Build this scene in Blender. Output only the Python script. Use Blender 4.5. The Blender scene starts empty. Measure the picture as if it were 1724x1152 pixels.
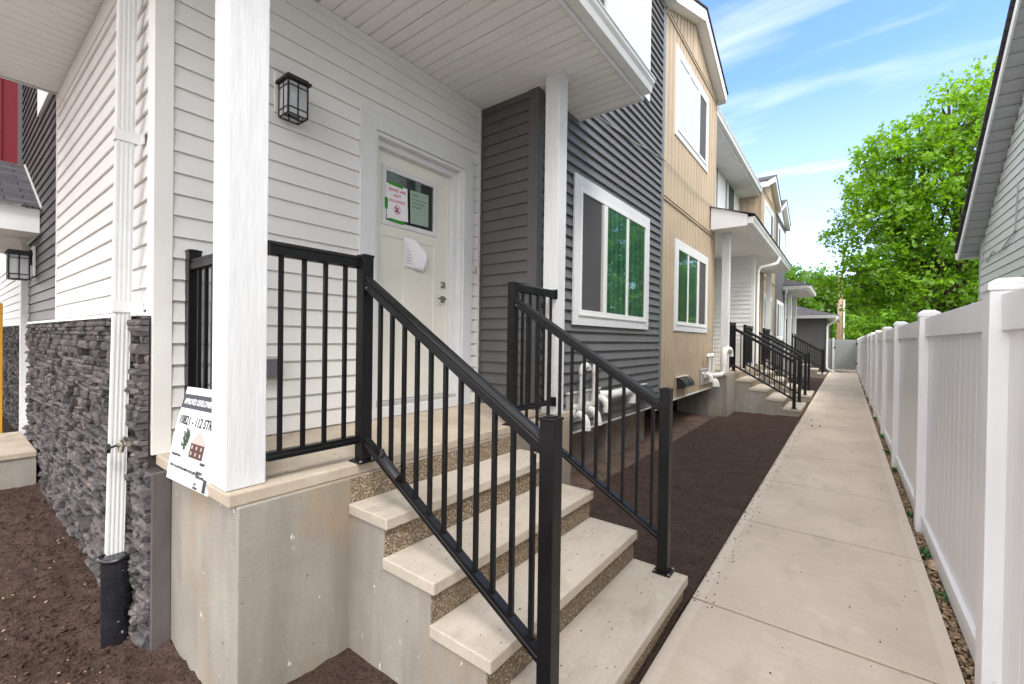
import bpy, math, random
import numpy as np
from mathutils import Vector, Matrix, noise
R = math.radians
random.seed(7); rng = np.random.default_rng(7)
SC = bpy.context.scene
COL = SC.collection

# ------------------------------------------------------------------ camera
cam_d = bpy.data.cameras.new('camera'); cam = bpy.data.objects.new('camera', cam_d); COL.objects.link(cam)
F_PX, YAW, PIT, ROL, H = 738.5, 0.65150, -0.00752, 0.01375, 1.6
cy_, sy_ = math.cos(YAW), math.sin(YAW)
fw = Vector((-sy_*math.cos(PIT), cy_*math.cos(PIT), math.sin(PIT)))
r0 = Vector((cy_, sy_, 0)); u0 = r0.cross(fw)
rr = r0*math.cos(ROL) + u0*math.sin(ROL); uu = -r0*math.sin(ROL) + u0*math.cos(ROL)
cam.matrix_world = Matrix(((rr.x, uu.x, -fw.x, 0), (rr.y, uu.y, -fw.y, 0), (rr.z, uu.z, -fw.z, H), (0, 0, 0, 1)))
cam_d.sensor_width = 36; cam_d.lens = F_PX/1724*36
cam_d.clip_start = 0.02; cam_d.clip_end = 2000
SC.camera = cam

# ------------------------------------------------------------------ light
SUN_EL, SUN_AZ = 55, 120     # azimuth: clockwise from +Y (north) ; light comes from +X,-Y
SUN_POWER, SUN_ANGLE = 0.7, 20
SKY_STRENGTH = 0.15
EXPOSURE = 2.0
w = bpy.data.worlds.new("World"); SC.world = w; w.use_nodes = True
nt = w.node_tree; N = nt.nodes; L = nt.links; N.clear()
out = N.new('ShaderNodeOutputWorld'); bg = N.new('ShaderNodeBackground'); bg.inputs['Strength'].default_value = SKY_STRENGTH
sky = N.new('ShaderNodeTexSky'); sky.sky_type = 'NISHITA'; sky.sun_disc = False
sky.sun_elevation = R(SUN_EL); sky.sun_rotation = R(SUN_AZ)
sky.air_density = 1.0; sky.dust_density = 0.6; sky.ozone_density = 1.4
tc = N.new('ShaderNodeTexCoord'); sep = N.new('ShaderNodeSeparateXYZ'); L.new(tc.outputs['Generated'], sep.inputs[0])
zc = N.new('ShaderNodeMath'); zc.operation = 'MAXIMUM'; zc.inputs[1].default_value = 0.0; L.new(sep.outputs['Z'], zc.inputs[0])
za = N.new('ShaderNodeMath'); za.operation = 'ADD'; za.inputs[1].default_value = 0.12; L.new(zc.outputs[0], za.inputs[0])
dx = N.new('ShaderNodeMath'); dx.operation = 'DIVIDE'; L.new(sep.outputs['X'], dx.inputs[0]); L.new(za.outputs[0], dx.inputs[1])
dy = N.new('ShaderNodeMath'); dy.operation = 'DIVIDE'; L.new(sep.outputs['Y'], dy.inputs[0]); L.new(za.outputs[0], dy.inputs[1])
cmb = N.new('ShaderNodeCombineXYZ'); L.new(dx.outputs[0], cmb.inputs[0]); L.new(dy.outputs[0], cmb.inputs[1])
mp = N.new('ShaderNodeMapping'); mp.inputs['Rotation'].default_value = (0, 0, R(-28)); mp.inputs['Scale'].default_value = (0.5, 2.1, 1); mp.inputs['Location'].default_value = (2.1, 1.35, 0)
L.new(cmb.outputs[0], mp.inputs[0])
n1 = N.new('ShaderNodeTexNoise'); n1.inputs['Scale'].default_value = 1.75; n1.inputs['Detail'].default_value = 7; n1.inputs['Roughness'].default_value = 0.52; n1.inputs['Distortion'].default_value = 0.5
L.new(mp.outputs[0], n1.inputs['Vector'])
cr = N.new('ShaderNodeValToRGB'); cr.color_ramp.elements[0].position = 0.48; cr.color_ramp.elements[0].color = (0, 0, 0, 1); cr.color_ramp.elements[1].position = 0.74; cr.color_ramp.elements[1].color = (0.62, 0.62, 0.62, 1)
L.new(n1.outputs['Fac'], cr.inputs[0])
hz = N.new('ShaderNodeMapRange'); hz.inputs['From Min'].default_value = 0.0; hz.inputs['From Max'].default_value = 0.46; hz.inputs['To Min'].default_value = 0.75; hz.inputs['To Max'].default_value = 0.0
L.new(sep.outputs['Z'], hz.inputs['Value'])
mx = N.new('ShaderNodeMath'); mx.operation = 'MAXIMUM'; L.new(cr.outputs[0], mx.inputs[0]); L.new(hz.outputs[0], mx.inputs[1])
tint = N.new('ShaderNodeMixRGB'); tint.blend_type = 'MULTIPLY'; tint.inputs[0].default_value = 1; tint.inputs[2].default_value = (0.50, 0.60, 0.80, 1); L.new(sky.outputs[0], tint.inputs[1])
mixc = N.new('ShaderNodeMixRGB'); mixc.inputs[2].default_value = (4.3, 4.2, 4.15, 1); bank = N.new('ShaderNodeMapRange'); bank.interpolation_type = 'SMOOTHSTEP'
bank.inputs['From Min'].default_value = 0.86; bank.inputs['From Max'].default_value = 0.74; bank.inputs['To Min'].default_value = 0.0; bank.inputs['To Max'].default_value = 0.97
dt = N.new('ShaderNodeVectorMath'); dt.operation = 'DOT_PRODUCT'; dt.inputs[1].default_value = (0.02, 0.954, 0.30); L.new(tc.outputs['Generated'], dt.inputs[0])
L.new(dt.outputs['Value'], bank.inputs['Value'])      # added bank of white cloud outside the view, to whiten the light
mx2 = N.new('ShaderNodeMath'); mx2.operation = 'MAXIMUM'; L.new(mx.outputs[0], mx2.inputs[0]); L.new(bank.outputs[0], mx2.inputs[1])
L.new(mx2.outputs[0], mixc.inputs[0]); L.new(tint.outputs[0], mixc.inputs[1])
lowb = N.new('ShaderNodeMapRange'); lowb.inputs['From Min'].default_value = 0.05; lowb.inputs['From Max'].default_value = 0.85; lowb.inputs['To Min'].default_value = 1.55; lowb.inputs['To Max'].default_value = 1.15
L.new(sep.outputs['Z'], lowb.inputs['Value'])      # added cloud is brightened low down, to lift the porch walls
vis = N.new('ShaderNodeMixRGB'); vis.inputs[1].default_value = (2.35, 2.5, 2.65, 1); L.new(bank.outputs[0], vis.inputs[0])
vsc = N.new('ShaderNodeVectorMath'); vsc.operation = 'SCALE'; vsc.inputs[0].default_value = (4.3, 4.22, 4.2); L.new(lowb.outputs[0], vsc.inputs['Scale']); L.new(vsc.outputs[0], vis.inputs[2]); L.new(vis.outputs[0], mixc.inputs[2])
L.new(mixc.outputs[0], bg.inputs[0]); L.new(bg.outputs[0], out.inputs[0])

sun_d = bpy.data.lights.new('sun', 'SUN'); sun_d.energy = SUN_POWER; sun_d.angle = R(SUN_ANGLE); sun_d.color = (1, 0.96, 0.9)
sun = bpy.data.objects.new('sun', sun_d); COL.objects.link(sun)
az = R(SUN_AZ); el = R(SUN_EL)
sdir = Vector((math.sin(az)*math.cos(el), math.cos(az)*math.cos(el), math.sin(el)))
sun.rotation_euler = sdir.to_track_quat('Z', 'Y').to_euler(); sun.location = sdir*60
SC.view_settings.view_transform = 'Standard'; SC.view_settings.look = 'None'; SC.view_settings.gamma = 1
SC.view_settings.exposure = EXPOSURE

# ------------------------------------------------------------------ materials
def mat(name, col, rough=0.6, spec=0.4, col2=None, nscale=3.0, namount=1.0, stretch=(1, 1, 1), bump=0.0, bscale=40.0, bstretch=(1, 1, 1),
        bdist=0.01, col3=None, n3scale=60.0, n3lo=0.55, n3hi=0.7, metallic=0.0, detail=6, rlo=None, trans=None, per_island=0.0, ramp=(0.35, 0.65), layers=()):
    m = bpy.data.materials.new(name); m.use_nodes = True
    nt = m.node_tree; n = nt.nodes; l = nt.links
    b = n['Principled BSDF']; b.inputs['Roughness'].default_value = rough; b.inputs['Specular IOR Level'].default_value = spec
    b.inputs['Metallic'].default_value = metallic
    b.inputs['Base Color'].default_value = (*col, 1)
    tc = n.new('ShaderNodeTexCoord'); cur = None
    def tex(scale, st, det=detail, dist=0.0, rough_=0.6):
        mp = n.new('ShaderNodeMapping'); mp.inputs['Scale'].default_value = st; l.new(tc.outputs['Object'], mp.inputs[0])
        t = n.new('ShaderNodeTexNoise'); t.inputs['Scale'].default_value = scale; t.inputs['Detail'].default_value = det
        t.inputs['Roughness'].default_value = rough_; t.inputs['Distortion'].default_value = dist
        l.new(mp.outputs[0], t.inputs['Vector']); return t
    if col2:
        t = tex(nscale, stretch)
        r = n.new('ShaderNodeMapRange'); r.inputs['From Min'].default_value = ramp[0]; r.inputs['From Max'].default_value = ramp[1]; r.inputs['To Max'].default_value = namount
        l.new(t.outputs['Fac'], r.inputs['Value'])
        mixn = n.new('ShaderNodeMixRGB'); mixn.inputs[1].default_value = (*col, 1); mixn.inputs[2].default_value = (*col2, 1)
        l.new(r.outputs[0], mixn.inputs[0]); cur = mixn.outputs[0]
    if col3:
        t = tex(n3scale, (1, 1, 1), 3)
        r = n.new('ShaderNodeMapRange'); r.inputs['From Min'].default_value = n3lo; r.inputs['From Max'].default_value = n3hi
        l.new(t.outputs['Fac'], r.inputs['Value'])
        mixn = n.new('ShaderNodeMixRGB'); mixn.inputs[1].default_value = (*col, 1); mixn.inputs[2].default_value = (*col3, 1)
        if cur: l.new(cur, mixn.inputs[1])
        l.new(r.outputs[0], mixn.inputs[0]); cur = mixn.outputs[0]
    for (lc, ls, lst, llo, lhi, lamt) in layers:
        t = tex(ls, lst, 4)
        r = n.new('ShaderNodeMapRange'); r.inputs['From Min'].default_value = llo; r.inputs['From Max'].default_value = lhi; r.inputs['To Max'].default_value = lamt
        l.new(t.outputs['Fac'], r.inputs['Value'])
        mixn = n.new('ShaderNodeMixRGB'); mixn.inputs[1].default_value = (*col, 1); mixn.inputs[2].default_value = (*lc, 1)
        if cur: l.new(cur, mixn.inputs[1])
        l.new(r.outputs[0], mixn.inputs[0]); cur = mixn.outputs[0]
    if per_island:
        g = n.new('ShaderNodeNewGeometry'); r = n.new('ShaderNodeMapRange'); r.inputs['To Min'].default_value = 1-per_island; r.inputs['To Max'].default_value = 1+per_island
        l.new(g.outputs['Random Per Island'], r.inputs['Value'])
        vm = n.new('ShaderNodeVectorMath'); vm.operation = 'SCALE'
        if cur: l.new(cur, vm.inputs[0])
        else: vm.inputs[0].default_value = col
        l.new(r.outputs[0], vm.inputs['Scale']); cur = vm.outputs[0]
    if cur: l.new(cur, b.inputs['Base Color'])
    if bump:
        t = tex(bscale, bstretch, 5)
        bp = n.new('ShaderNodeBump'); bp.inputs['Strength'].default_value = bump; bp.inputs['Distance'].default_value = bdist
        l.new(t.outputs['Fac'], bp.inputs['Height']); l.new(bp.outputs[0], b.inputs['Normal'])
    if rlo is not None:
        t = tex(8, (1, 1, 1), 5)
        r = n.new('ShaderNodeMapRange'); r.inputs['From Min'].default_value = 0.35; r.inputs['From Max'].default_value = 0.65; r.inputs['To Min'].default_value = rlo; r.inputs['To Max'].default_value = rough
        l.new(t.outputs['Fac'], r.inputs['Value']); l.new(r.outputs[0], b.inputs['Roughness'])
    return m

def grain(name, col, col2, rough=0.5, spec=0.35, st=(5, 5, 110), bump=0.25):
    return mat(name, col, rough, spec, col2=col2, nscale=1.6, namount=0.6, bump=bump, bscale=1.0, bstretch=st, bdist=0.004)
M = {}
M['siding_white'] = grain('white_vinyl_siding', (0.735, 0.73, 0.715), (0.66, 0.655, 0.64), rough=.55, spec=.25)
M['siding_dark_front'] = grain('charcoal_vinyl_siding_lit', (0.137, 0.136, 0.139), (0.165, 0.164, 0.167), rough=0.55, spec=0.2)  # same charcoal siding, lightened to stand in for light on the front
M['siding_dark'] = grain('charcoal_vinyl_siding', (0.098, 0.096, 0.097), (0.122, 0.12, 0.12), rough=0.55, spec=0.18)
M['siding_beige'] = mat('beige_vinyl_board', (0.465, 0.375, 0.27), 0.6, 0.2, col2=(0.41, 0.33, 0.24), nscale=1.5, bump=0.15, bscale=1, bstretch=(90, 90, 4), bdist=0.003)
M['trim'] = mat('white_smartboard', (0.67, 0.68, 0.695), 0.55, 0.3, col2=(0.60, 0.61, 0.625), nscale=1, stretch=(60, 60, 5), ramp=(.4, .7), bump=0.6, bscale=1, bstretch=(75, 75, 9), bdist=0.004)
M['trim_h'] = mat('white_trim_board', (0.70, 0.71, 0.725), 0.55, 0.3, col2=(0.65, 0.66, 0.675), nscale=2, bump=0.3, bscale=1, bstretch=(9, 9, 90), bdist=0.003)
M['vinyl'] = mat('white_pvc', (0.80, 0.80, 0.79), 0.35, 0.5, col2=(0.74, 0.74, 0.73), nscale=2)
M['dirty_vinyl'] = mat('white_corner_vinyl', (0.77, 0.765, 0.74), 0.4, 0.4, col2=(0.67, 0.65, 0.60), nscale=2.2, stretch=(1, 1, .6), ramp=(.45, .8))
M['soffit'] = mat('aluminium_soffit', (0.80, 0.795, 0.78), 0.45, 0.4, col2=(0.75, 0.745, 0.73), nscale=1.2)
M['gutter'] = mat('white_aluminium', (0.76, 0.77, 0.77), 0.32, 0.5, col2=(0.70, 0.70, 0.69), nscale=3)
M['trim_dark'] = mat('charcoal_corner_trim', (0.105, 0.103, 0.103), 0.55, 0.2)
M['trim_grey'] = mat('grey_green_trim', (0.17, 0.19, 0.185), 0.5, 0.35, col2=(.14, .155, .15), nscale=5)
M['black'] = mat('black_powder_coat', (0.004, 0.004, 0.0045), 0.42, 0.3, col2=(0.007, 0.007, 0.008), nscale=6, col3=(0.10, 0.10, 0.10), n3scale=130, n3lo=0.76, n3hi=0.8, rlo=0.3)
M['lampmetal'] = mat('bronze_black_metal', (0.018, 0.017, 0.016), 0.5, 0.4)
M['concrete'] = mat('cast_concrete', (0.365, 0.34, 0.30), 0.9, 0.12, col2=(0.285, 0.26, 0.23), nscale=2.2, stretch=(1, 1, .8), bump=0.5, bscale=75, bdist=0.004, layers=[((0.20, 0.175, 0.145), 4, (1, 1, .15), 0.48, 0.70, .7), ((0.36, 0.27, 0.17), 1.5, (1, 1, .6), 0.50, 0.64, .75), ((0.10, 0.09, 0.08), 34, (1, 1, 1), 0.68, 0.72, .95), ((0.75, 0.73, 0.70), 20, (1, 1, .5), 0.69, 0.72, .95), ((0.20, 0.185, 0.165), 150, (1, 1, 1), 0.5, 0.72, .6)])
M['concrete_cap'] = mat('landing_concrete', (0.50, 0.43, 0.345), 0.8, 0.2, col2=(0.39, 0.33, 0.26), nscale=3, bump=0.3, bscale=90, bdist=0.003, layers=[((0.60, 0.56, 0.50), 7, (1, 1, 1), 0.56, 0.75, .5), ((0.27, 0.22, 0.17), 18, (1, 1, 1), 0.62, 0.78, .6), ((0.30, 0.26, 0.21), 160, (1, 1, 1), 0.52, 0.8, .5)])
M['tread'] = mat('broomed_concrete', (0.56, 0.50, 0.425), 0.88, 0.12, col2=(0.47, 0.415, 0.345), nscale=4, stretch=(1, .35, 1), bump=0.9, bscale=1, bstretch=(210, 7, 7), bdist=0.003, layers=[((0.38, 0.33, 0.27), 1, (230, 9, 9), 0.45, 0.75, .45), ((0.33, 0.28, 0.225), 5, (1, .6, 1), 0.54, 0.76, .6), ((0.30, 0.27, 0.23), 120, (1, 1, 1), 0.54, 0.8, .55), ((0.22, 0.19, 0.155), 38, (1, 1, 1), 0.69, 0.75, .7), ((0.66, 0.61, 0.53), 14, (1, 1, 1), 0.6, 0.8, .5)])
M['walk'] = mat('sidewalk_concrete', (0.60, 0.52, 0.43), 0.85, 0.2, col2=(0.50, 0.425, 0.345), nscale=1.3, stretch=(1, .7, 1), bump=0.35, bscale=1, bstretch=(14, 200, 14), bdist=0.002, layers=[((0.38, 0.325, 0.265), 2.6, (1.6, .6, 1), 0.54, 0.74, .6), ((0.40, 0.345, 0.28), 1, (3, 60, 3), 0.50, 0.75, .35), ((0.68, 0.61, 0.53), 5, (1, 1, 1), 0.58, 0.75, .5), ((0.28, 0.24, 0.195), 30, (1, 1, 1), 0.70, 0.78, .7), ((0.33, 0.29, 0.24), 170, (1, 1, 1), 0.5, 0.8, .5)])
def walk_border():
    m = M['walk']; n = m.node_tree.nodes; l = m.node_tree.links; b = n['Principled BSDF']; src = b.inputs['Base Color'].links[0].from_socket
    tcn = n.new('ShaderNodeTexCoord'); sp_ = n.new('ShaderNodeSeparateXYZ'); l.new(tcn.outputs['Object'], sp_.inputs[0])
    a = n.new('ShaderNodeMath'); a.operation = 'ADD'; a.inputs[1].default_value = 0.136; l.new(sp_.outputs['X'], a.inputs[0])
    ab = n.new('ShaderNodeMath'); ab.operation = 'ABSOLUTE'; l.new(a.outputs[0], ab.inputs[0])
    mr = n.new('ShaderNodeMapRange'); mr.inputs['From Min'].default_value = 0.535; mr.inputs['From Max'].default_value = 0.548; mr.inputs['To Max'].default_value = 0.35; l.new(ab.outputs[0], mr.inputs['Value'])
    mi = n.new('ShaderNodeMixRGB'); mi.inputs[2].default_value = (0.68, 0.61, 0.52, 1); l.new(mr.outputs[0], mi.inputs[0]); l.new(src, mi.inputs[1]); l.new(mi.outputs[0], b.inputs['Base Color'])
walk_border()      # smooth trowelled edge band of the walk
M['joint'] = mat('dark_joint', (0.03, 0.023, 0.018), 0.95, 0.05)  # dark bed under the slabs, seen in the joint gaps
M['foundation'] = mat('foundation_concrete', (0.30, 0.26, 0.22), 0.9, 0.15, col2=(0.20, 0.17, 0.14), nscale=3, bump=0.4, bscale=30, bdist=0.01)
M['corner_concrete'] = mat('grey_parged_concrete', (0.145, 0.13, 0.125), 0.9, 0.15, col2=(0.09, 0.083, 0.08), nscale=4, stretch=(1, 1, .4), bump=.4, bscale=60, bdist=.004)
M['dark_void'] = mat('dark_void_shade', (0.02, 0.018, 0.017), 0.95, 0.1)  # near-black stands in for the shade under the beige bay
M['soil'] = mat('dark_soil', (0.078, 0.050, 0.041), 0.95, 0.12, col2=(0.108, 0.073, 0.060), nscale=5, bump=1.0, bscale=120, bdist=0.016, layers=[((0.030, 0.018, 0.014), 55, (1, 1, 1), 0.48, 0.66, .85), ((0.18, 0.125, 0.098), 70, (1, 1, 1), 0.58, 0.74, .8), ((0.026, 0.017, 0.013), 210, (1, 1, 1), 0.5, 0.65, .6)])
M['dry_soil'] = mat('dry_soil', (0.17, 0.118, 0.096), 0.95, 0.15, col2=(0.115, 0.08, 0.066), nscale=3, bump=0.8, bscale=80, bdist=0.008, layers=[((0.08, 0.053, 0.04), 90, (1, 1, 1), 0.52, 0.7, .6)])
M['clod'] = mat('soil_clods', (0.052, 0.033, 0.025), 0.95, 0.1, col2=(0.085, 0.057, 0.042), nscale=9, bump=0.9, bscale=120, bdist=.008, per_island=0.35, layers=[((0.02, 0.012, 0.009), 120, (1, 1, 1), 0.5, 0.7, .8)])
M['pebble'] = mat('pebbles', (0.42, 0.33, 0.22), 0.8, 0.3, col2=(0.30, 0.20, 0.12), nscale=60, per_island=0.4)
M['gravel'] = mat('brown_gravel', (0.24, 0.15, 0.085), 0.8, 0.3, col2=(0.36, 0.27, 0.18), nscale=40, per_island=0.6)
M['gravelbed'] = mat('gravel_bed', (0.10, 0.062, 0.038), 0.9, 0.2, col2=(0.18, .12, .08), nscale=60, bump=1, bscale=80, bdist=0.01)
M['grass'] = mat('grass_ground', (0.06, 0.10, 0.025), 0.9, 0.2, col2=(0.09, 0.12, 0.035), nscale=4, bump=1, bscale=60, bdist=0.03)
M['bare_ground'] = mat('bare_site_ground', (0.21, 0.18, 0.155), 0.95, 0.1, col2=(0.13, 0.105, 0.09), nscale=1.2, bump=.6, bscale=20, bdist=.02)
M['lane'] = mat('gravel_lane', (0.30, 0.26, 0.22), 0.9, 0.2, col2=(0.22, .19, .16), nscale=3)
M['stone'] = mat('ledge_stone', (0.095, 0.091, 0.094), 0.88, 0.15, col2=(0.15, 0.132, 0.128), nscale=6, bump=0.8, bscale=45, bdist=0.010, per_island=0.34, layers=[((0.04, 0.037, 0.039), 14, (1, 1, 2.5), 0.48, 0.66, .65), ((0.23, 0.222, 0.22), 30, (1, 1, 2.5), 0.60, 0.76, .6), ((0.19, 0.14, 0.115), 3, (1, 1, 2), 0.58, 0.72, .5)])
M['mortar'] = mat('stone_mortar', (0.06, 0.053, 0.052), 0.95, 0.1, bump=0.6, bscale=30)
M['shingle'] = None
M['door'] = mat('cream_door_paint', (0.78, 0.765, 0.70), 0.42, 0.4, col2=(0.73, 0.715, 0.655), nscale=2)
M['chrome'] = mat('satin_nickel', (0.62, 0.60, 0.56), 0.25, 0.5, metallic=1.0)
M['plastic_grey'] = mat('grey_plastic', (0.42, 0.41, 0.40), 0.4, 0.4)
M['dark_glass'] = mat('dark_cover', (0.12, 0.12, 0.135), 0.2, 0.5)
M['pvc'] = mat('white_vent_pvc', (0.78, 0.775, 0.75), 0.35, 0.45, col2=(0.70, 0.68, 0.63), nscale=9, per_island=.03)
M['drain'] = mat('black_drain_pipe', (0.008, 0.009, 0.013), 0.3, 0.5, col2=(0.02, 0.02, 0.026), nscale=7, col3=(0.5, 0.5, 0.5), n3scale=30, n3lo=0.70, n3hi=0.72, rlo=0.2)
M['ink'] = mat('black_ink', (0.02, 0.02, 0.022), 0.6, 0.2)
M['grey_ink'] = mat('grey_ink', (0.25, 0.25, 0.26), 0.6, 0.2)
M['signdark'] = mat('sign_band', (0.055, 0.055, 0.07), 0.6, 0.2)
M['sign'] = mat('white_sign_board', (0.66, 0.67, 0.71), 0.5, 0.3)
M['red_ink'] = mat('red_marker', (0.55, 0.03, 0.06), 0.6, 0.2)
M['paper'] = mat('white_paper', (0.80, 0.78, 0.84), 0.7, 0.2)
M['green_paper'] = mat('pale_green_paper', (0.30, 0.40, 0.34), 0.7, 0.2)
M['tape'] = mat('green_tape', (0.035, 0.26, 0.02), 0.6, 0.2)
M['red_wall'] = mat('red_board_batten', (0.17, 0.016, 0.024), 0.55, 0.2, col2=(.15, .016, .022), nscale=2)
M['brick_art'] = mat('printed_brown', (0.09, 0.04, 0.035), 0.6, 0.2)
M['tan_art'] = mat('printed_tan', (0.45, 0.38, 0.35), 0.6, 0.2)
M['green_art'] = mat('printed_green', (0.045, 0.075, 0.04), 0.6, 0.2)
M['yellow'] = mat('yellow_paint', (0.75, 0.38, 0.02), 0.45, 0.4)
M['fence'] = mat('white_fence_vinyl', (0.77, 0.77, 0.785), 0.33, 0.4, col2=(0.73, 0.725, 0.74), nscale=1.5)
M['fence_infill'] = mat('fence_panel_vinyl', (0.76, 0.755, 0.77), 0.30, 0.45, col2=(0.70, 0.69, 0.705), nscale=1.2, stretch=(1, 9, .5))  # slightly greyer than the posts, with faint upright streaks
M['gate_grey'] = mat('grey_gate_vinyl', (0.33, 0.35, 0.355), 0.45, 0.4)
M['neigh'] = grain('sage_grey_siding', (0.50, 0.55, 0.545), (0.455, 0.50, 0.495))
M['neigh_soffit'] = mat('ribbed_grey_soffit', (0.40, 0.41, 0.43), 0.5, 0.35, col2=(0.36, 0.37, 0.39), nscale=2, stretch=(1, 6, 6))
M['bark'] = mat('tree_bark', (0.075, 0.052, 0.038), 0.9, 0.1, col2=(0.12, 0.09, 0.07), nscale=8, bump=0.8, bscale=30)
M['pole'] = mat('weathered_pole', (0.36, 0.21, 0.12), 0.85, 0.1, col2=(0.50, 0.40, 0.31), nscale=2, stretch=(1, 1, .25))
M['screen'] = mat('window_screen', (0.085, 0.082, 0.085), 0.75, 0.2)
M['white_panel'] = mat('smooth_white_panel', (0.80, 0.80, 0.82), 0.4, 0.4)
M['dark_line'] = mat('dark_trim_strip', (0.13, 0.135, 0.14), 0.5, 0.3)
M['weed'] = mat('weed_leaf', (0.06, 0.17, 0.05), 0.6, 0.3)
M['black_plastic'] = mat('black_vent_plastic', (0.02, 0.02, 0.024), 0.3, 0.5)
M['brass'] = mat('valve_metal', (0.5, 0.47, 0.40), 0.3, 0.5, metallic=0.9)

def shingle_mat():
    m = bpy.data.materials.new('asphalt_shingles'); m.use_nodes = True; nt = m.node_tree; n = nt.nodes; l = nt.links; b = n['Principled BSDF']
    b.inputs['Roughness'].default_value = 0.9; b.inputs['Specular IOR Level'].default_value = 0.2
    g = n.new('ShaderNodeTexCoord'); br = n.new('ShaderNodeTexBrick')
    mp = n.new('ShaderNodeMapping'); l.new(g.outputs['UV'], mp.inputs[0]); l.new(mp.outputs[0], br.inputs['Vector'])
    br.inputs['Scale'].default_value = 1; br.inputs['Brick Width'].default_value = 0.3; br.inputs['Row Height'].default_value = 0.14; br.inputs['Mortar Size'].default_value = 0.006
    br.inputs['Color1'].default_value = (0.075, 0.07, 0.082, 1); br.inputs['Color2'].default_value = (0.115, 0.108, 0.118, 1); br.inputs['Mortar'].default_value = (0.035, 0.033, 0.038, 1)
    ns = n.new('ShaderNodeTexNoise'); ns.inputs['Scale'].default_value = 45; l.new(g.outputs['Object'], ns.inputs['Vector'])
    mm = n.new('ShaderNodeMixRGB'); mm.blend_type = 'MULTIPLY'; mm.inputs[0].default_value = 0.6; l.new(br.outputs[0], mm.inputs[1]); l.new(ns.outputs[0], mm.inputs[2])
    l.new(mm.outputs[0], b.inputs['Base Color'])
    bp = n.new('ShaderNodeBump'); bp.inputs['Distance'].default_value = 0.01; l.new(br.outputs['Fac'], bp.inputs['Height']); bp.invert = True; l.new(bp.outputs[0], b.inputs['Normal'])
    return m
M['shingle'] = shingle_mat()

def aggregate_mat():
    m = bpy.data.materials.new('exposed_aggregate'); m.use_nodes = True; nt = m.node_tree; n = nt.nodes; l = nt.links; b = n['Principled BSDF']
    b.inputs['Roughness'].default_value = 0.75
    g = n.new('ShaderNodeTexCoord'); v = n.new('ShaderNodeTexVoronoi'); v.inputs['Scale'].default_value = 105; l.new(g.outputs['Object'], v.inputs['Vector'])
    sp = n.new('ShaderNodeSeparateColor'); l.new(v.outputs['Color'], sp.inputs[0])
    cr = n.new('ShaderNodeValToRGB'); e = cr.color_ramp.elements
    e[0].color = (0.15, 0.10, 0.058, 1); e[1].color = (0.74, 0.66, 0.54, 1)
    x = e.new(0.45); x.color = (0.33, 0.24, 0.145, 1); x = e.new(0.75); x.color = (0.48, 0.38, 0.26, 1)
    l.new(sp.outputs[0], cr.inputs[0])
    r = n.new('ShaderNodeMapRange'); r.inputs['From Min'].default_value = 0.25; r.inputs['From Max'].default_value = 0.7; l.new(v.outputs['Distance'], r.inputs['Value'])
    mm = n.new('ShaderNodeMixRGB'); mm.inputs[2].default_value = (0.20, 0.15, 0.095, 1); l.new(r.outputs[0], mm.inputs[0]); l.new(cr.outputs[0], mm.inputs[1])
    l.new(mm.outputs[0], b.inputs['Base Color'])
    bp = n.new('ShaderNodeBump'); bp.inputs['Distance'].default_value = 0.012; bp.inputs['Strength'].default_value = 1.0; bp.invert = True
    l.new(v.outputs['Distance'], bp.inputs['Height']); l.new(bp.outputs[0], b.inputs['Normal'])
    return m
M['aggregate'] = aggregate_mat()

def glass_mat(name, base, refl=0.35, rough=0.02, blinds=None):
    m = bpy.data.materials.new(name); m.use_nodes = True; nt = m.node_tree; n = nt.nodes; l = nt.links
    b = n['Principled BSDF']; b.inputs['Base Color'].default_value = (*base, 1); b.inputs['Roughness'].default_value = 0.35
    if blinds:
        tb = n.new('ShaderNodeTexCoord'); mb_ = n.new('ShaderNodeMapping'); mb_.inputs['Scale'].default_value = (1, 11, .25); l.new(tb.outputs['Object'], mb_.inputs[0])
        nb = n.new('ShaderNodeTexNoise'); nb.inputs['Scale'].default_value = 1.3; nb.inputs['Detail'].default_value = 3; l.new(mb_.outputs[0], nb.inputs['Vector'])
        rb = n.new('ShaderNodeMapRange'); rb.inputs['From Min'].default_value = .42; rb.inputs['From Max'].default_value = .62; l.new(nb.outputs['Fac'], rb.inputs['Value'])
        xb = n.new('ShaderNodeMixRGB'); xb.inputs[1].default_value = (*base, 1); xb.inputs[2].default_value = (*blinds, 1); l.new(rb.outputs[0], xb.inputs[0]); l.new(xb.outputs[0], b.inputs['Base Color'])
    g = n.new('ShaderNodeBsdfGlossy'); g.inputs['Roughness'].default_value = rough; g.inputs['Color'].default_value = (0.72, 0.90, 0.86, 1)
    lw = n.new('ShaderNodeLayerWeight'); lw.inputs['Blend'].default_value = 0.35
    r = n.new('ShaderNodeMapRange'); r.inputs['To Min'].default_value = refl; r.inputs['To Max'].default_value = 0.95; l.new(lw.outputs['Fresnel'], r.inputs['Value'])
    mx = n.new('ShaderNodeMixShader'); l.new(r.outputs[0], mx.inputs[0]); l.new(b.outputs[0], mx.inputs[1]); l.new(g.outputs[0], mx.inputs[2])
    # slight waviness
    tcn = n.new('ShaderNodeTexCoord'); ns = n.new('ShaderNodeTexNoise'); ns.inputs['Scale'].default_value = 2.5; l.new(tcn.outputs['Object'], ns.inputs['Vector'])
    bp = n.new('ShaderNodeBump'); bp.inputs['Strength'].default_value = 0.12; bp.inputs['Distance'].default_value = 0.02; l.new(ns.outputs['Fac'], bp.inputs['Height']); l.new(bp.outputs[0], g.inputs['Normal'])
    l.new(mx.outputs[0], n['Material Output'].inputs[0]); return m
M['glass_green'] = glass_mat('green_tinted_glass', (0.008, 0.030, 0.022), 0.20, blinds=(0.015, 0.13, 0.085))
M['glass_dark'] = glass_mat('dark_window_glass', (0.012, 0.016, 0.018), 0.10)
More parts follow.
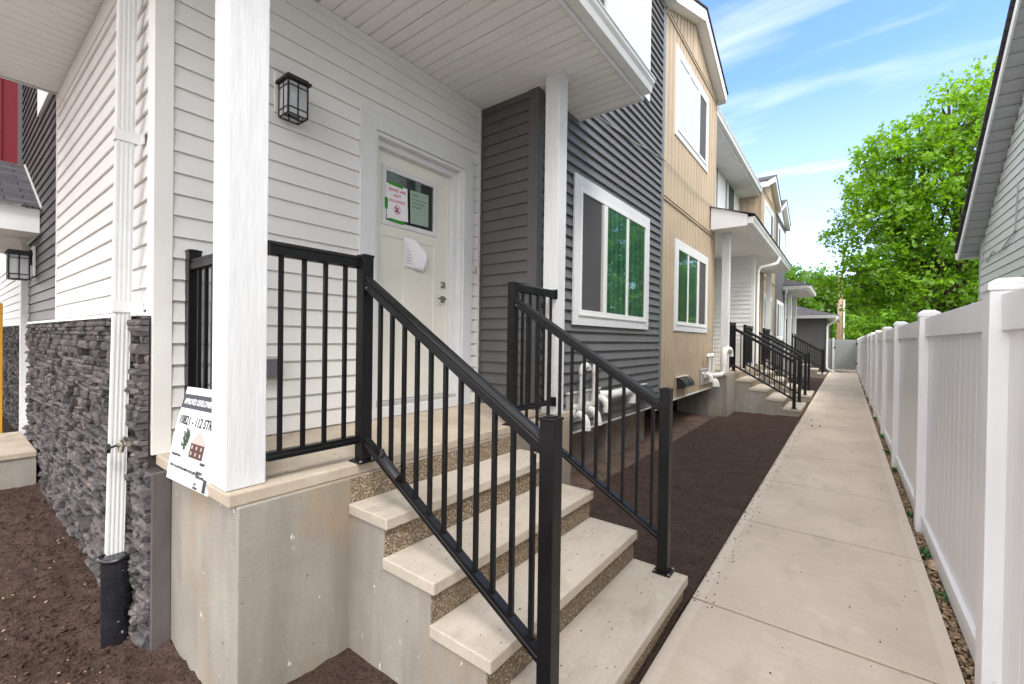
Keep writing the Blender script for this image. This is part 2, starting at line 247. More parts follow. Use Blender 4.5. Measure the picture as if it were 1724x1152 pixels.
M['glass_white'] = glass_mat('white_reflection_glass', (0.72, 0.72, 0.74), 0.05, 0.1)  # white base stands in for bright reflections on the panes
M['blind'] = mat('green_vertical_blinds', (0.02, 0.16, 0.10), 0.5, 0.3)
def whitened_glass():
    m = bpy.data.materials.new('whitened_lamp_glass'); m.use_nodes = True; n = m.node_tree.nodes; l = m.node_tree.links
    t = n.new('ShaderNodeBsdfTransparent'); g = n.new('ShaderNodeBsdfGlossy'); g.inputs['Roughness'].default_value = 0.03
    lw = n.new('ShaderNodeLayerWeight'); lw.inputs['Blend'].default_value = 0.12
    mx = n.new('ShaderNodeMixShader'); l.new(lw.outputs['Fresnel'], mx.inputs[0]); l.new(t.outputs[0], mx.inputs[1]); l.new(g.outputs[0], mx.inputs[2]); d = n.new('ShaderNodeBsdfTranslucent'); d.inputs[0].default_value = (.9, .92, .95, 1); d2 = n.new('ShaderNodeBsdfDiffuse'); d2.inputs[0].default_value = (.85, .87, .9, 1); m3 = n.new('ShaderNodeMixShader'); l.new(d.outputs[0], m3.inputs[1]); l.new(d2.outputs[0], m3.inputs[2]); m4 = n.new('ShaderNodeMixShader'); m4.inputs[0].default_value = .45; l.new(mx.outputs[0], m4.inputs[1]); l.new(m3.outputs[0], m4.inputs[2]); l.new(m4.outputs[0], n['Material Output'].inputs[0]); return m
M['lampglass'] = whitened_glass()  # white mixed in to imitate bright reflections on the lantern panes
def leaf_mat(name, c1, c2):
    m = bpy.data.materials.new(name); m.use_nodes = True; n = m.node_tree.nodes; l = m.node_tree.links
    d = n.new('ShaderNodeBsdfDiffuse'); t = n.new('ShaderNodeBsdfTranslucent'); g = n.new('ShaderNodeBsdfGlossy'); g.inputs['Roughness'].default_value = 0.45
    geo = n.new('ShaderNodeNewGeometry'); cr = n.new('ShaderNodeMixRGB'); cr.inputs[1].default_value = (*c1, 1); cr.inputs[2].default_value = (*c2, 1)
    l.new(geo.outputs['Random Per Island'], cr.inputs[0]); l.new(cr.outputs[0], d.inputs[0])
    tm = n.new('ShaderNodeMixRGB'); tm.blend_type = 'MULTIPLY'; tm.inputs[0].default_value = 1; tm.inputs[2].default_value = (1.3, 1.25, 0.5, 1); l.new(cr.outputs[0], tm.inputs[1]); l.new(tm.outputs[0], t.inputs[0])
    m1 = n.new('ShaderNodeMixShader'); m1.inputs[0].default_value = 0.5; l.new(d.outputs[0], m1.inputs[1]); l.new(t.outputs[0], m1.inputs[2])
    m2 = n.new('ShaderNodeMixShader'); m2.inputs[0].default_value = 0.04; l.new(m1.outputs[0], m2.inputs[1]); l.new(g.outputs[0], m2.inputs[2])
    l.new(m2.outputs[0], n['Material Output'].inputs[0]); return m
M['leaf'] = leaf_mat('maple_leaf', (0.085, 0.23, 0.008), (0.25, 0.46, 0.018))
M['leaf2'] = leaf_mat('far_leaf', (0.075, 0.19, 0.012), (0.14, 0.29, 0.02))

# ------------------------------------------------------------------ object helpers
ORG = {}
def tag(o, label=None, cat=None, group=None, kind=None):
    if label: o['label'] = label
    if cat: o['category'] = cat
    if group: o['group'] = group
    if kind: o['kind'] = kind
    return o
def thing(name, loc, label, cat, group=None):
    o = bpy.data.objects.new(name, None); o.empty_display_size = 0.1; COL.objects.link(o)
    o.location = loc; ORG[o.name] = Vector(loc); return tag(o, label, cat, group)
TF = [None]     # current coordinate map (mirrored / shifted porches)
def mp_(p):
    p = Vector(p)
    return TF[0](p) if TF[0] else p
class MB:
    def __init__(s): s.v = []; s.f = []; s.uv = []
    def add(s, pts, faces, uvs=None):
        k = len(s.v); s.v += [mp_(p) for p in pts]; s.f += [tuple(i+k for i in f) for f in faces]; return s
    def box(s, x0, x1, y0, y1, z0, z1):
        p = [(x, y, z) for z in (z0, z1) for y in (y0, y1) for x in (x0, x1)]
        return s.add(p, [(0, 2, 3, 1), (4, 5, 7, 6), (0, 1, 5, 4), (2, 6, 7, 3), (0, 4, 6, 2), (1, 3, 7, 5)])
    def quad(s, *p): return s.add(p, [tuple(range(len(p)))])
    def prism(s, poly, d):
        n = len(poly); d = Vector(d); a = [Vector(p) for p in poly]; b = [p+d for p in a]
        return s.add(a+b, [tuple(range(n))[::-1], tuple(range(n, 2*n))] + [(i, (i+1) % n, n+(i+1) % n, n+i) for i in range(n)])
    def tube(s, path, r, n=12, cap=True):
        path = [Vector(p) for p in path]; rs = r if isinstance(r, (list, tuple)) else [r]*len(path)
        ring = []; up = None
        for i, p in enumerate(path):
            t = (path[min(i+1, len(path)-1)] - path[max(i-1, 0)]).normalized()
            if up is None: up = Vector((0, 0, 1)) if abs(t.z) < .9 else Vector((1, 0, 0))
            a = up.cross(t); a.normalize(); b = t.cross(a); up = b
            ring.append([p + (a*math.cos(q)+b*math.sin(q))*rs[i] for q in [2*math.pi*j/n for j in range(n)]])
        pts = [q for g in ring for q in g]; fs = []
        for i in range(len(path)-1):
            for j in range(n): fs.append((i*n+j, i*n+(j+1) % n, (i+1)*n+(j+1) % n, (i+1)*n+j))
        if cap: fs.append(tuple(range(n))[::-1]); fs.append(tuple(range((len(path)-1)*n, len(path)*n)))
        return s.add(pts, fs)
    def sweep(s, prof, p0, p1, side, up):
        """prof: list of (a,b) in side/up axes; extruded from p0 to p1"""
        side = Vector(side); up = Vector(up); p0 = Vector(p0); p1 = Vector(p1); n = len(prof)
        a = [p0+side*q[0]+up*q[1] for q in prof]; b = [p1+side*q[0]+up*q[1] for q in prof]
        return s.add(a+b, [tuple(range(n))[::-1], tuple(range(n, 2*n))] + [(i, (i+1) % n, n+(i+1) % n, n+i) for i in range(n)])
    def build(s, name, m, parent=None, smooth=False, bevel=0, seg=2, uvfn=None):
        o0 = ORG[parent.name] if parent else Vector((0, 0, 0))
        me = bpy.data.meshes.new(name); me.from_pydata([tuple(p-o0) for p in s.v], [], s.f); me.update()
        o = bpy.data.objects.new(name, me); COL.objects.link(o)
        if parent: o.parent = parent
        ORG[o.name] = o0
        for mm in (m if isinstance(m, (list, tuple)) else [m]): me.materials.append(mm)
        if uvfn:
            uvl = me.uv_layers.new(name='UVMap')
            for lp in me.loops: uvl.data[lp.index].uv = uvfn(me.vertices[lp.vertex_index].co + o0)
        if smooth:
            for p in me.polygons: p.use_smooth = True
            try: me.set_sharp_from_angle(angle=R(40))
            except Exception: pass
        if bevel:
            b = o.modifiers.new('bevel', 'BEVEL'); b.width = bevel; b.segments = seg; b.limit_method = 'ANGLE'; b.angle_limit = R(40)
        return o
def B(*a): return MB().box(*a)

def siding(mb, ax, c, u0, u1, z0, z1, nrm, pitch, phase, lip=0.016, holes=()):
    """clapboard courses. ax 'x': wall plane x=c, u is y. ax 'y': wall plane y=c, u is x. nrm = +-1"""
    def P(u, z, d):
        return (c+nrm*d, u, z) if ax == 'x' else (u, c+nrm*d, z)
    k = math.floor((z0-phase)/pitch)
    z = phase+k*pitch
    while z < z1-1e-4:
        a, b = max(z, z0), min(z+pitch, z1)
        fa = lip*(1-(a-z)/pitch)+0.002; fb = lip*(1-(b-z)/pitch)+0.002
        segs = [(u0, u1)]
        for (h0, h1, g0, g1) in holes:
            if b > g0+1e-4 and a < g1-1e-4:
                ns = []
                for s0, s1 in segs:
                    if h1 <= s0 or h0 >= s1: ns.append((s0, s1)); continue
                    if h0 > s0: ns.append((s0, h0))
                    if h1 < s1: ns.append((h1, s1))
                segs = ns
        for s0, s1 in segs:
            r = 0.003
            mb.add([P(s0, a+r, fa), P(s1, a+r, fa), P(s1, b, fb), P(s0, b, fb), P(s0, a, fa-r), P(s1, a, fa-r), P(s0, a+.001, 0.0), P(s1, a+.001, 0.0)],
                   [(0, 1, 2, 3), (4, 5, 1, 0), (6, 7, 5, 4)])
        z += pitch
    return mb
def battens(mb, ax, c, u0, u1, z0, z1, nrm, pitch, phase, top=None):
    """vertical board and batten: flat boards with a narrow raised batten; top(u) optional upper edge"""
    T = top or (lambda u: z1)
    def P(u, z, d): return (c+nrm*d, u, z) if ax == 'x' else (u, c+nrm*d, z)
    k = math.ceil((u0-phase)/pitch); bs = []
    while phase+k*pitch < u1-0.03: bs.append(phase+k*pitch); k += 1
    prof = [(u0, 0.004)]
    for u in bs:
        prof += [(u, 0.016), (u+0.001, -0.004), (u+0.016, -0.004), (u+0.019, 0.004), (u+0.10, 0.008), (u+.170, .004), (u+.173, .016)]
    prof.append((u1, 0.004))
    prof = [p for p in prof if u0-1e-6 <= p[0] <= u1+1e-6]
    for (a, da), (b, db) in zip(prof, prof[1:]):
        mb.quad(P(a, z0, da), P(b, z0, db), P(b, T(b), db), P(a, T(a), da))
    return mb
def text(body, size, origin, ux, uz, m, parent, name='lettering', ext=0.0006, bold=0.0, align='LEFT', sx=1.0):
    cu = bpy.data.curves.new('t', 'FONT'); cu.body = body; cu.size = size; cu.extrude = ext; cu.offset = bold; cu.align_x = align; cu.space_line = 1.15
    cu.resolution_u = 2
    ob = bpy.data.objects.new('t', cu); COL.objects.link(ob)
    bpy.context.view_layer.update()
    me = bpy.data.meshes.new_from_object(ob.evaluated_get(bpy.context.evaluated_depsgraph_get()))
    bpy.data.objects.remove(ob); bpy.data.curves.remove(cu)
    ux = Vector(ux).normalized(); uz = Vector(uz).normalized(); nn = ux.cross(uz)
    o0 = ORG[parent.name]
    for v in me.vertices: v.co = mp_(Vector(origin)+ux*v.co.x*sx+uz*v.co.y+nn*v.co.z) - o0
    me.name = name; me.materials.clear(); me.materials.append(m)
    o = bpy.data.objects.new(name, me); COL.objects.link(o); o.parent = parent; ORG[o.name] = o0
    return o

# ================================================================== GROUND
g = MB(); g.quad((-300, -300, -0.30), (300, -300, -0.30), (300, 600, -0.30), (-300, 600, -0.30)); tag(g.build('ground', M['bare_ground']), kind='structure')
g = MB(); g.box(-4, 3, 32.2, 40, -0.29, -0.02); tag(g.build('lane', M['lane']), kind='structure')
g = B(0.68, 30, -6, 60, -0.29, -0.05); tag(g.build('yard_lawn', M['grass']), kind='structure')

def soil_h(x, y):
    h = 0.020*noise.noise(Vector((x*1.3, y*1.3, 0))) + 0.010*noise.noise(Vector((x*5, y*5, 3)))
    rough = 1.0 if (x < -2.0 and y < 1.2) else 0.22
    f = noise.noise(Vector((x*14, y*14, 7))); f2 = noise.noise(Vector((x*33, y*33, 1)))
    h += rough*(0.022*f + 0.012*f2)
    if x < -2.1 and y < 0.8:
        h += -0.07 - 0.02*(x+3)*0.6
        h -= 0.05*math.exp(-((x+3.25)**2+(y-.48)**2)/0.06)
        h += 0.03*math.exp(-((x+2.9)**2+(y-.35)**2)/0.05)
    else: h += -0.045
    return h
def grid(name, x0, x1, y0, y1, step, m, hfn=soil_h, clipfn=None):
    nx = max(2, int((x1-x0)/step)); ny = max(2, int((y1-y0)/step)); mb = MB()
    pts = [(x0+(x1-x0)*i/nx, y0+(y1-y0)*j/ny) for j in range(ny+1) for i in range(nx+1)]
    mb.v = [Vector((x, y, hfn(x, y))) for x, y in pts]
    for j in range(ny):
        for i in range(nx):
            a = j*(nx+1)+i; mb.f.append((a, a+1, a+nx+2, a+nx+1))
    o = mb.build(name, m, smooth=True); return o
tag(grid('soil', -7.2, -0.74, -1.6, 0.86, 0.022, M['soil']), kind='structure')
tag(grid('soil_far_bed', -14, -7.2, -1.6, 1.2, 0.06, M['soil']), kind='structure')
tag(grid('soil_bed', -3.6, -0.74, 0.86, 11.4, 0.035, M['soil'], lambda x, y: soil_h(x, y)+0.035*(1 if x > -2.2 else 0.4)+0.03*max(0, min(1, (x+1.3)/.55))), kind='structure')
tag(grid('soil_back_bed', -4, -0.74, 11.4, 31, 0.12, M['soil'], lambda x, y: soil_h(x, y)+0.03), kind='structure')
# pale dry soil left under the building overhang
def dry_h(x, y): return soil_h(x, y)+0.022 - 0.055*max(0, (x+2.15+0.22*noise.noise(Vector((y*.9, 2, 0)))+0.06*noise.noise(Vector((y*5, 5, 0))))/.5) + 0.05*max(0, -(x+2.6))
tag(grid('dry_soil_patch', -3.6, -1.5, 3.7, 10.2, 0.04, M['dry_soil'], dry_h), kind='structure')

# clods and pebbles
def rocks(name, m, pts, rr, squash=0.7):
    mb = MB()
    ico = [(-.53, 0, .85), (.53, 0, .85), (-.53, 0, -.85), (.53, 0, -.85), (0, .85, .53), (0, .85, -.53), (0, -.85, .53), (0, -.85, -.53), (.85, .53, 0), (-.85, .53, 0), (.85, -.53, 0), (-.85, -.53, 0)]
    fs = [(0, 4, 1), (0, 9, 4), (9, 5, 4), (4, 5, 8), (4, 8, 1), (8, 10, 1), (8, 3, 10), (5, 3, 8), (5, 2, 3), (2, 7, 3), (7, 10, 3), (7, 6, 10), (7, 11, 6), (11, 0, 6), (0, 1, 6), (6, 1, 10), (9, 0, 11), (9, 11, 2), (9, 2, 5), (7, 2, 11)]
    for (x, y, z), r in zip(pts, rr):
        q = Matrix.Rotation(random.random()*6.28, 3, 'Z')@Matrix.Rotation(random.random()*6.28, 3, 'X')
        s = [r*random.uniform(.7, 1.3) for _ in range(3)]
        P = []
        for p in ico:
            d = q@Vector((p[0]*s[0]*random.uniform(.8, 1.2), p[1]*s[1], p[2]*s[2])); d.z *= squash; P.append((x+d.x, y+d.y, z+d.z))
        mb.add(P, fs)
    return mb.build(name, m, smooth=True)
pts = []; rad = []
for _ in range(5200):
    x = random.uniform(-6.8, -1.3); y = random.uniform(-.6, .66)
    r = 0.0035+0.013*random.random()**4
    if x > -2.2 and random.random() < .5: continue
    pts.append((x, y, soil_h(x, y)+r*.2)); rad.append(r)
for _ in range(2600):
    x = random.uniform(-2.4, -.80); y = 2.85+8.4*random.random()**1.4; r = .003+.011*random.random()**5
    pts.append((x, y, soil_h(x, y)+.035+.03*max(0, min(1, (x+1.3)/.55))+r*.15)); rad.append(r)
for _ in range(160):
    x = random.gauss(-3.3, .25); y = random.gauss(.42, .12)
    if y > .64: continue
    r = 0.006+0.019*random.random()**3; pts.append((x, y, soil_h(x, y)+r*.2)); rad.append(r)
tag(rocks('soil_clods', M['clod'], pts, rad), 'crumbly clods of dark soil scattered over the dirt bed', 'soil clods', kind='stuff')
pts = []; rad = []
for _ in range(260):
    if random.random() < .6: x = random.uniform(-6, -2.2); y = random.uniform(-.5, .62); z = soil_h(x, y)
    else: x = random.uniform(-2, -.85); y = random.uniform(3, 11); z = soil_h(x, y)+.03
    pts.append((x, y, z+.003)); rad.append(random.uniform(.003, .009))
tag(rocks('soil_pebbles', M['pebble'], pts, rad), 'small pale pebbles lying on the dark soil', 'pebbles', kind='stuff')

pts = []; rad = []
def crumb(x, y, z, r):
    pts.append((x, y, z+r*.35)); rad.append(r)
for _ in range(240):
    k = random.randrange(5)
    if k < 4: crumb(random.uniform([-.745, -1.065, -1.385, -1.715][k]-.29, [-.745, -1.065, -1.385, -1.715][k]-.02), random.uniform(1.32, 2.76), [.17, .36, .547, .737][k], random.uniform(.0015, .004))
    else: crumb(random.uniform(-3.0, -2.1), random.uniform(.8, 3.5), .925, random.uniform(.0015, .004))
for _ in range(420): crumb(-.735+.12*random.random()**2, random.uniform(2.8, 13), .001, random.uniform(.002, .006))
for _ in range(150): crumb(random.uniform(-.6, .44), random.uniform(1.5, 14), .001, random.uniform(.0015, .0045))
for x, y in ((-.50, 10.2), (-.38, 10.25), (-.55, 10.9)): crumb(x, y, .001, .018)
tag(rocks('dirt_crumbs', M['clod'], pts, rad), 'dark dirt crumbs strewn on the treads, landing and the edge of the walk', 'dirt crumbs', kind='stuff')
# sidewalk: separate slabs with tooled joints
js = [-1.6, -0.1, 1.37, 2.87, 4.42, 5.87, 7.41]; y = 7.41
while y < 30: y += 1.52; js.append(y)
mb = MB()
for a, b in zip(js, js[1:]): mb.box(-0.745, 0.473, a+.009, b-.009, -.10, 0.0)
tag(mb.build('sidewalk', M['walk'], bevel=0.004), kind='structure')
mb = B(-0.74, 0.468, -1.6, js[-1], -.14, -0.055); tag(mb.build('sidewalk_base', M['joint']), kind='structure')
# gravel strip
mb = MB(); mb.box(0.473, 0.70, -2, 31, -.2, -0.045); tag(mb.build('gravel_strip_ground', M['gravelbed']), kind='structure')
pts = []; rad = []
for _ in range(5200):
    yy = 1.6+12*random.random()**1.6; xx = random.uniform(.478, .60); r = random.uniform(.005, .013)
    pts.append((xx, yy, -.04+r*.6+random.uniform(0, .012))); rad.append(r)
tag(rocks('gravel_strip', M['gravel'], pts, rad, .6), 'strip of brown gravel and wood chips along the foot of the fence', 'gravel', kind='stuff')
mb = MB()
for cx, cyy, s in ((.515, 3.95, .03), (.52, 4.62, .035), (.515, 5.6, .04), (.52, 7.4, .05), (.51, 8.6, .05), (.52, 9.9, .06), (.51, 12.2, .06), (.51, 4.7, .03), (.52, 3.9, .02)):
    for _ in range(26):
        a = random.random()*6.28; l_ = s*random.uniform(.5, 1.3); h_ = s*random.uniform(.3, 1.2); px_ = cx+random.uniform(-.02, .02); py_ = cyy+random.uniform(-.05, .05)
        d = Vector((math.cos(a), math.sin(a), 0)); q = Vector((-d.y, d.x, 0))*l_*.28; p = Vector((px_, py_, -.03)); e = p+d*l_+Vector((0, 0, h_)); mm_ = p+d*l_*.5+Vector((0, 0, h_*.75))
        mb.quad(p, mm_+q, e, mm_-q)
tag(mb.build('weeds', M['weed']), 'small green weeds sprouting in the gravel beside the sidewalk', 'weeds', kind='stuff')
mb = MB(); mb.add([(.50, 4.36, -.02), (.56, 4.33, -.02), (.57, 4.44, -.02), (.50, 4.47, -.02), (.515, 4.38, .02), (.55, 4.37, .025), (.555, 4.43, .018), (.51, 4.44, .022)], [(0, 1, 5, 4), (1, 2, 6, 5), (2, 3, 7, 6), (3, 0, 4, 7), (4, 5, 6, 7)])
tag(mb.build('pale_stone', M['pebble'], bevel=.01), 'pale angular stone lying between the sidewalk and the fence foot', 'stone')

# ================================================================== LEDGE STONE WALL builder
def stones(mb, x0, x1, z0, z1, yface, seed=1, zfn=None):
    rd = random.Random(seed); z = z0
    while z < z1:
        h = rd.choice((.024, .032, .032, .042, .055))*rd.uniform(.9, 1.1); h = min(h, z1-z)
        x = x0-rd.uniform(0, .1)
        while x < x1:
            wd = rd.uniform(.07, .24)*(1.0 if h > .035 else 1.25); a = max(x, x0-rd.uniform(0, .02)); b = min(x+wd, x1)
            if b-a > .02 and (not zfn or zfn((a+b)/2) < z+h):
                d = rd.uniform(.004, .060); g_ = .0025; nx_ = max(2, int((b-a)/.035)); nz_ = 2
                P = []; t = rd.uniform(-.022, .022); jit = h*.06
                for k in range(nz_+1):
                    for i in range(nx_+1):
                        uu_ = i/nx_; vv = k/nz_
                        edge = (0.010 if i in (0, nx_) else 0)+(0.006 if k in (0, nz_) else 0)
                        P.append((a+g_+(b-a-2*g_)*uu_+(rd.uniform(-.003, .003) if 0 < i < nx_ else 0), yface-d-t*(uu_-.5)+edge*rd.uniform(.2, 1.1)+rd.uniform(-.0035, .0035), z+g_+(h-2*g_)*vv+rd.uniform(-jit, jit)))
                n0 = len(P); W_ = nx_+1
                fs = [(k*W_+i, k*W_+i+1, (k+1)*W_+i+1, (k+1)*W_+i) for k in range(nz_) for i in range(nx_)]
                rim = [i for i in range(W_)] + [k*W_+nx_ for k in range(1, nz_+1)] + [nz_*W_+i for i in range(nx_-1, -1, -1)] + [k*W_ for k in range(nz_-1, 0, -1)]
                for r_ in rim: P.append((P[r_][0], yface+.01, P[r_][2]))
                m_ = len(rim)
                for q in range(m_): fs.append((rim[q], n0+q, n0+(q+1) % m_, rim[(q+1) % m_]))
                mb.add(P, fs)
            x += wd
        z += h
    return mb

# ================================================================== RAILINGS
PW = 0.032
RAILPROF = [(-.026, -.030), (-.026, .004), (-.021, .008), (-.024, .014), (-.022, .024), (-.012, .031), (.012, .031), (.022, .024), (.024, .014), (.021, .008), (.026, .004), (.026, -.030), (.014, -.036), (-.014, -.036)]
LOWPROF = [(-.019, -.020), (-.019, -.003), (-.022, 0), (-.019, .003), (-.019, .020), (.019, .020), (.019, .003), (.022, 0), (.019, -.003), (.019, -.020)]
def rail_post(x, y, z0, z1, parent, plate=True):
    p = B(x-PW, x+PW, y-PW, y+PW, z0+.004, z1-.006).build('post', M['black'], parent, bevel=.003)
    mb = B(x-PW-.003, x+PW+.003, y-PW-.003, y+PW+.003, z1-.010, z1+.002); mb.box(x-.018, x+.018, y-.018, y+.018, z1+.002, z1+.007)
    mb.build('post_cap', M['black'], p, bevel=.003)
    if plate:
        mb = B(x-.055, x+.055, y-.055, y+.055, z0, z0+.010)
        pl = mb.build('base_plate', M['black'], p, bevel=.004)
        mb = MB()
        for sx in (-1, 1):
            for sy in (-1, 1): mb.tube([(x+sx*.044, y+sy*.044, z0+.01), (x+sx*.044, y+sy*.044, z0+.019)], .008, 6)
        mb.build('anchor_bolt', M['chrome'], p)
    return p
def sloped(parent, y, xa, za, xb, zb, prof, name, upper):
    d = Vector((xb-xa, 0, zb-za)).normalized(); up = Vector((-d.z, 0, d.x))
    if up.z < 0: up = -up
    # cut the ends vertically so that they butt against the posts
    p0 = Vector((xa, y, za)); p1 = Vector((xb, y, zb)); n = len(prof)
    A = []; Bq = []
    for a, b in prof:
        off = Vector((0, 1, 0))*a+up*b
        for lst, P, X in ((A, p0, xa), (Bq, p1, xb)):
            q = P+off; q = q + d*((X-q.x)/d.x); lst.append(q)
    mb = MB(); mb.add(A+Bq, [tuple(range(n))[::-1], tuple(range(n, 2*n))] + [(i, (i+1) % n, n+(i+1) % n, n+i) for i in range(n)])
    return mb.build(name, M['black'], parent)
def stair_rail(y, label, group, nb=11, dz=0, full=True):
    root_p = mp_((-1.5, y, .5)); t = thing('handrail', (root_p.x, root_p.y, 0), label, 'handrail', group)
    rail_post(-2.077, y, .925+dz, 2.038+dz, t); rail_post(-.880, y, .17+dz, 1.305+dz, t)
    xa, xb = -2.045, -.912
    zt = lambda x: 1.888+dz-(x-xa)*(1.888-1.200)/(xb-xa); zl = lambda x: 1.035+dz-(x-xa)*(1.035-.385)/(xb-xa)
    sloped(t, y, xa, zt(xa), xb, zt(xb), RAILPROF, 'top_rail', 1); sloped(t, y, xa, zl(xa), xb, zl(xb), LOWPROF, 'bottom_rail', 0)
    for i in range(nb):
        x = -1.935+i*.0975
        B(x-.0095, x+.0095, y-.0095, y+.0095, zl(x)+.016, zt(x)-.030).build('baluster', M['black'], t, bevel=.0015)
    if full:
        mb = MB()
        for xx, zz in ((xa+.02, zt(xa)-.03), (xb-.02, zt(xb)-.03)): mb.tube([(xx, y-.026, zz), (xx, y-.030, zz)], .005, 6)
        mb.build('rail_screw', M['chrome'], t)
    return t
def flat_rail(axis, c, a, b, z0, label, bal, group='landing railings', brackets=(0, 0), endpost=None):
    """horizontal guard at landing. axis 'y': runs along y at x=c ; 'x': runs along x at y=c"""
    ct = mp_((c, (a+b)/2, z0) if axis == 'y' else ((a+b)/2, c, z0)); t = thing('landing_railing', (ct.x, ct.y, z0), label, 'railing', group)
    def P(u, z): return (c, u, z) if axis == 'y' else (u, c, z)
    sd = (1, 0, 0) if axis == 'y' else (0, 1, 0)
    for prof, z, nm in ((RAILPROF, z0+1.078, 'top_rail'), (LOWPROF, z0+.118, 'bottom_rail')):
        mb = MB(); mb.sweep(prof, P(a, z), P(b, z), sd, (0, 0, 1)); mb.build(nm, M['black'], t)
    for u in bal:
        x, y, _ = P(u, 0); B(x-.0095, x+.0095, y-.0095, y+.0095, z0+.136, z0+1.044).build('baluster', M['black'], t, bevel=.0015)
    for e, flag in ((a, brackets[0]), (b, brackets[1])):
        if flag:
            for z in (z0+1.075, z0+.118):
                x, y, _ = P(e, 0); s_ = flag*.005
                if axis == 'y': mb = B(x-.034, x+.034, y-abs(s_), y+abs(s_), z-.042, z+.042)
                else: mb = B(x-abs(s_), x+abs(s_), y-.034, y+.034, z-.042, z+.042)
                mb.build('bracket', M['black'], t, bevel=.002)
    if endpost: rail_post(endpost[0], endpost[1], z0, z0+1.16, t)
    return t

# ================================================================== STEPS
NX = [-.745, -1.065, -1.385, -1.715]; NZ = [.17, .36, .547, .737]
def steps(y0, y1, ly0, ly1, label, wall_parts=True, lx=-3.07, zg=-.35):
    c = mp_((-1.5, (y0+y1)/2, 0)); t = thing('front_steps', (c.x, c.y, 0), label, 'steps', 'concrete front steps of the row')
    mb = B(lx, -2.055, ly0, ly1, .865, .925); mb.build('landing_slab', M['concrete_cap'], t, bevel=.008)
    mb = B(lx, -2.033, ly0+.03, ly1-.02, zg, .865); mb.build('landing_wall', M['concrete'], t, bevel=.004)
    # stepped body
    prof = [(-2.033, zg), (NX[0]-.03, zg)]
    for i in range(4):
        prof += [(NX[i]-.03, NZ[i]-.055)]
        nxt = NX[i+1]-.03 if i < 3 else -2.033
        prof += [(nxt, NZ[i]-.055)]
    mb = MB(); mb.prism([(x, y0+.012, z) for x, z in prof], (0, y1-y0-.024, 0)); mb.build('stair_body', M['concrete'], t)
    for i in range(4):
        back = (NX[i+1]-.028) if i < 3 else -2.030
        B(back, NX[i], y0, y1, NZ[i]-.055, NZ[i]).build('tread', M['tread'], t, bevel=.006, seg=2)
    xs = [x-.03 for x in NX]+[-2.033]; zb = [zg]+NZ; ztop = [z-.056 for z in NZ]+[.864]
    for i in range(5):
        lo = zb[i]+(.001 if i else 0)
        B(xs[i]-.004, xs[i]+(.006 if i < 4 else .006), y0+.014, y1-.014, lo, ztop[i]).build('riser', M['aggregate'], t)
    return t
S1 = steps(1.29, 2.78, .745, 3.62, 'wide pale concrete front steps nearest the viewer, rising to the white door')

# railings of unit A
stair_rail(1.405, 'black metal handrail on the near side of the closest steps', 'black stair handrails')
stair_rail(2.732, 'black metal handrail on the far side of the closest steps', 'black stair handrails')
flat_rail('y', -2.106, .914, 1.373, .925, 'short black guard rail between the big white post and the near handrail', [.975, 1.085, 1.195, 1.305])
flat_rail('x', .905, -2.995, -2.265, .925, 'black guard rail behind the permit sign, from the white siding to the near post', [-2.93+.103*i for i in range(7)], endpost=(-3.03, .905))
flat_rail('y', -2.077, 2.764, 3.335, .925, 'short black guard rail bracketed to the slim white post by the dark siding', [2.86+.105*i for i in range(5)], brackets=(0, 1))

# ================================================================== WINDOWS
def window(parent, x, y0, y1, z0, z1, screen_near, kind='green', k=.115, flip=1):
    """slider window on a wall facing +X; returns the casing object"""
    d = .024; mb = MB()
    iy0, iy1, iz0, iz1 = y0+k, y1-k, z0+k, z1-k
    def board(P): mb.prism([(x+.004, a, b) for a, b in P], (d, 0, 0))
    g_ = .0012
    board([(y0, z0), (iy0-g_, iz0-g_*0), (iy0-g_, iz1), (y0, z1)]); board([(y1, z0), (y1, z1), (iy1, iz1), (iy1, iz0)])
    board([(y0+g_, z1), (iy0, iz1+g_), (iy1, iz1+g_), (y1-g_, z1)]); board([(y0+g_, z0), (y1-g_, z0), (iy1, iz0-g_), (iy0, iz0-g_)])
    win = mb.build('window', M['trim_h'], parent, bevel=.0025)
    mb = MB(); f = .055; xf = x+.034
    mb.box(x-.02, xf, iy0, iy0+f, iz0, iz1); mb.box(x-.02, xf, iy1-f, iy1, iz0, iz1)
    mb.box(x-.02, xf, iy0+f, iy1-f, iz1-f, iz1); mb.box(x-.02, xf, iy0+f, iy1-f, iz0, iz0+f)
    mb.box(x+.0345, x+.042, iy0-.004, iy1+.004, iz0-.012, iz0+.012)
    W_ = iy1-iy0; 
    if screen_near: s0, s1, m1, m2, e = iy0+f, iy0+.255*W_+.03, iy0+.345*W_, iy0+.66*W_, iy1-f
    else: s0, s1, m1, m2, e = iy1-f, iy1-.255*W_-.03, iy1-.345*W_, iy1-.66*W_, iy0+f
    sg = 1 if screen_near else -1
    def bar(a, b, xo=0.0, h0=iz0+f, h1=iz1-f, xb=x-.02): mb.box(xb, x+.028+xo, min(a, b), max(a, b), h0, h1)
    bar(s1+sg*.058, m1, .003); bar(m2-sg*.035, m2+sg*.035, -.001)
    mb.build('window_frame', M['vinyl'], win, bevel=.002)
    B(x+.0, x+.026, min(s1, s1+sg*.058), max(s1, s1+sg*.058), iz0+f, iz1-f).build('sash_edge', M['plastic_grey'], win)
    B(x+.016, x+.019, min(s0, s1), max(s0, s1), iz0+f, iz1-f).build('insect_screen', M['screen'], win)
    gm = M['glass_green'] if kind == 'green' else M['glass_white']
    for a, b in ((m1, m2-sg*.035), (m2+sg*.035, e)):
        B(x+.016, x+.020, min(a, b), max(a, b), iz0+f, iz1-f).build('glass_pane', gm, win)
    return win

W = -2.37; D = -3.07; ST = 3.99
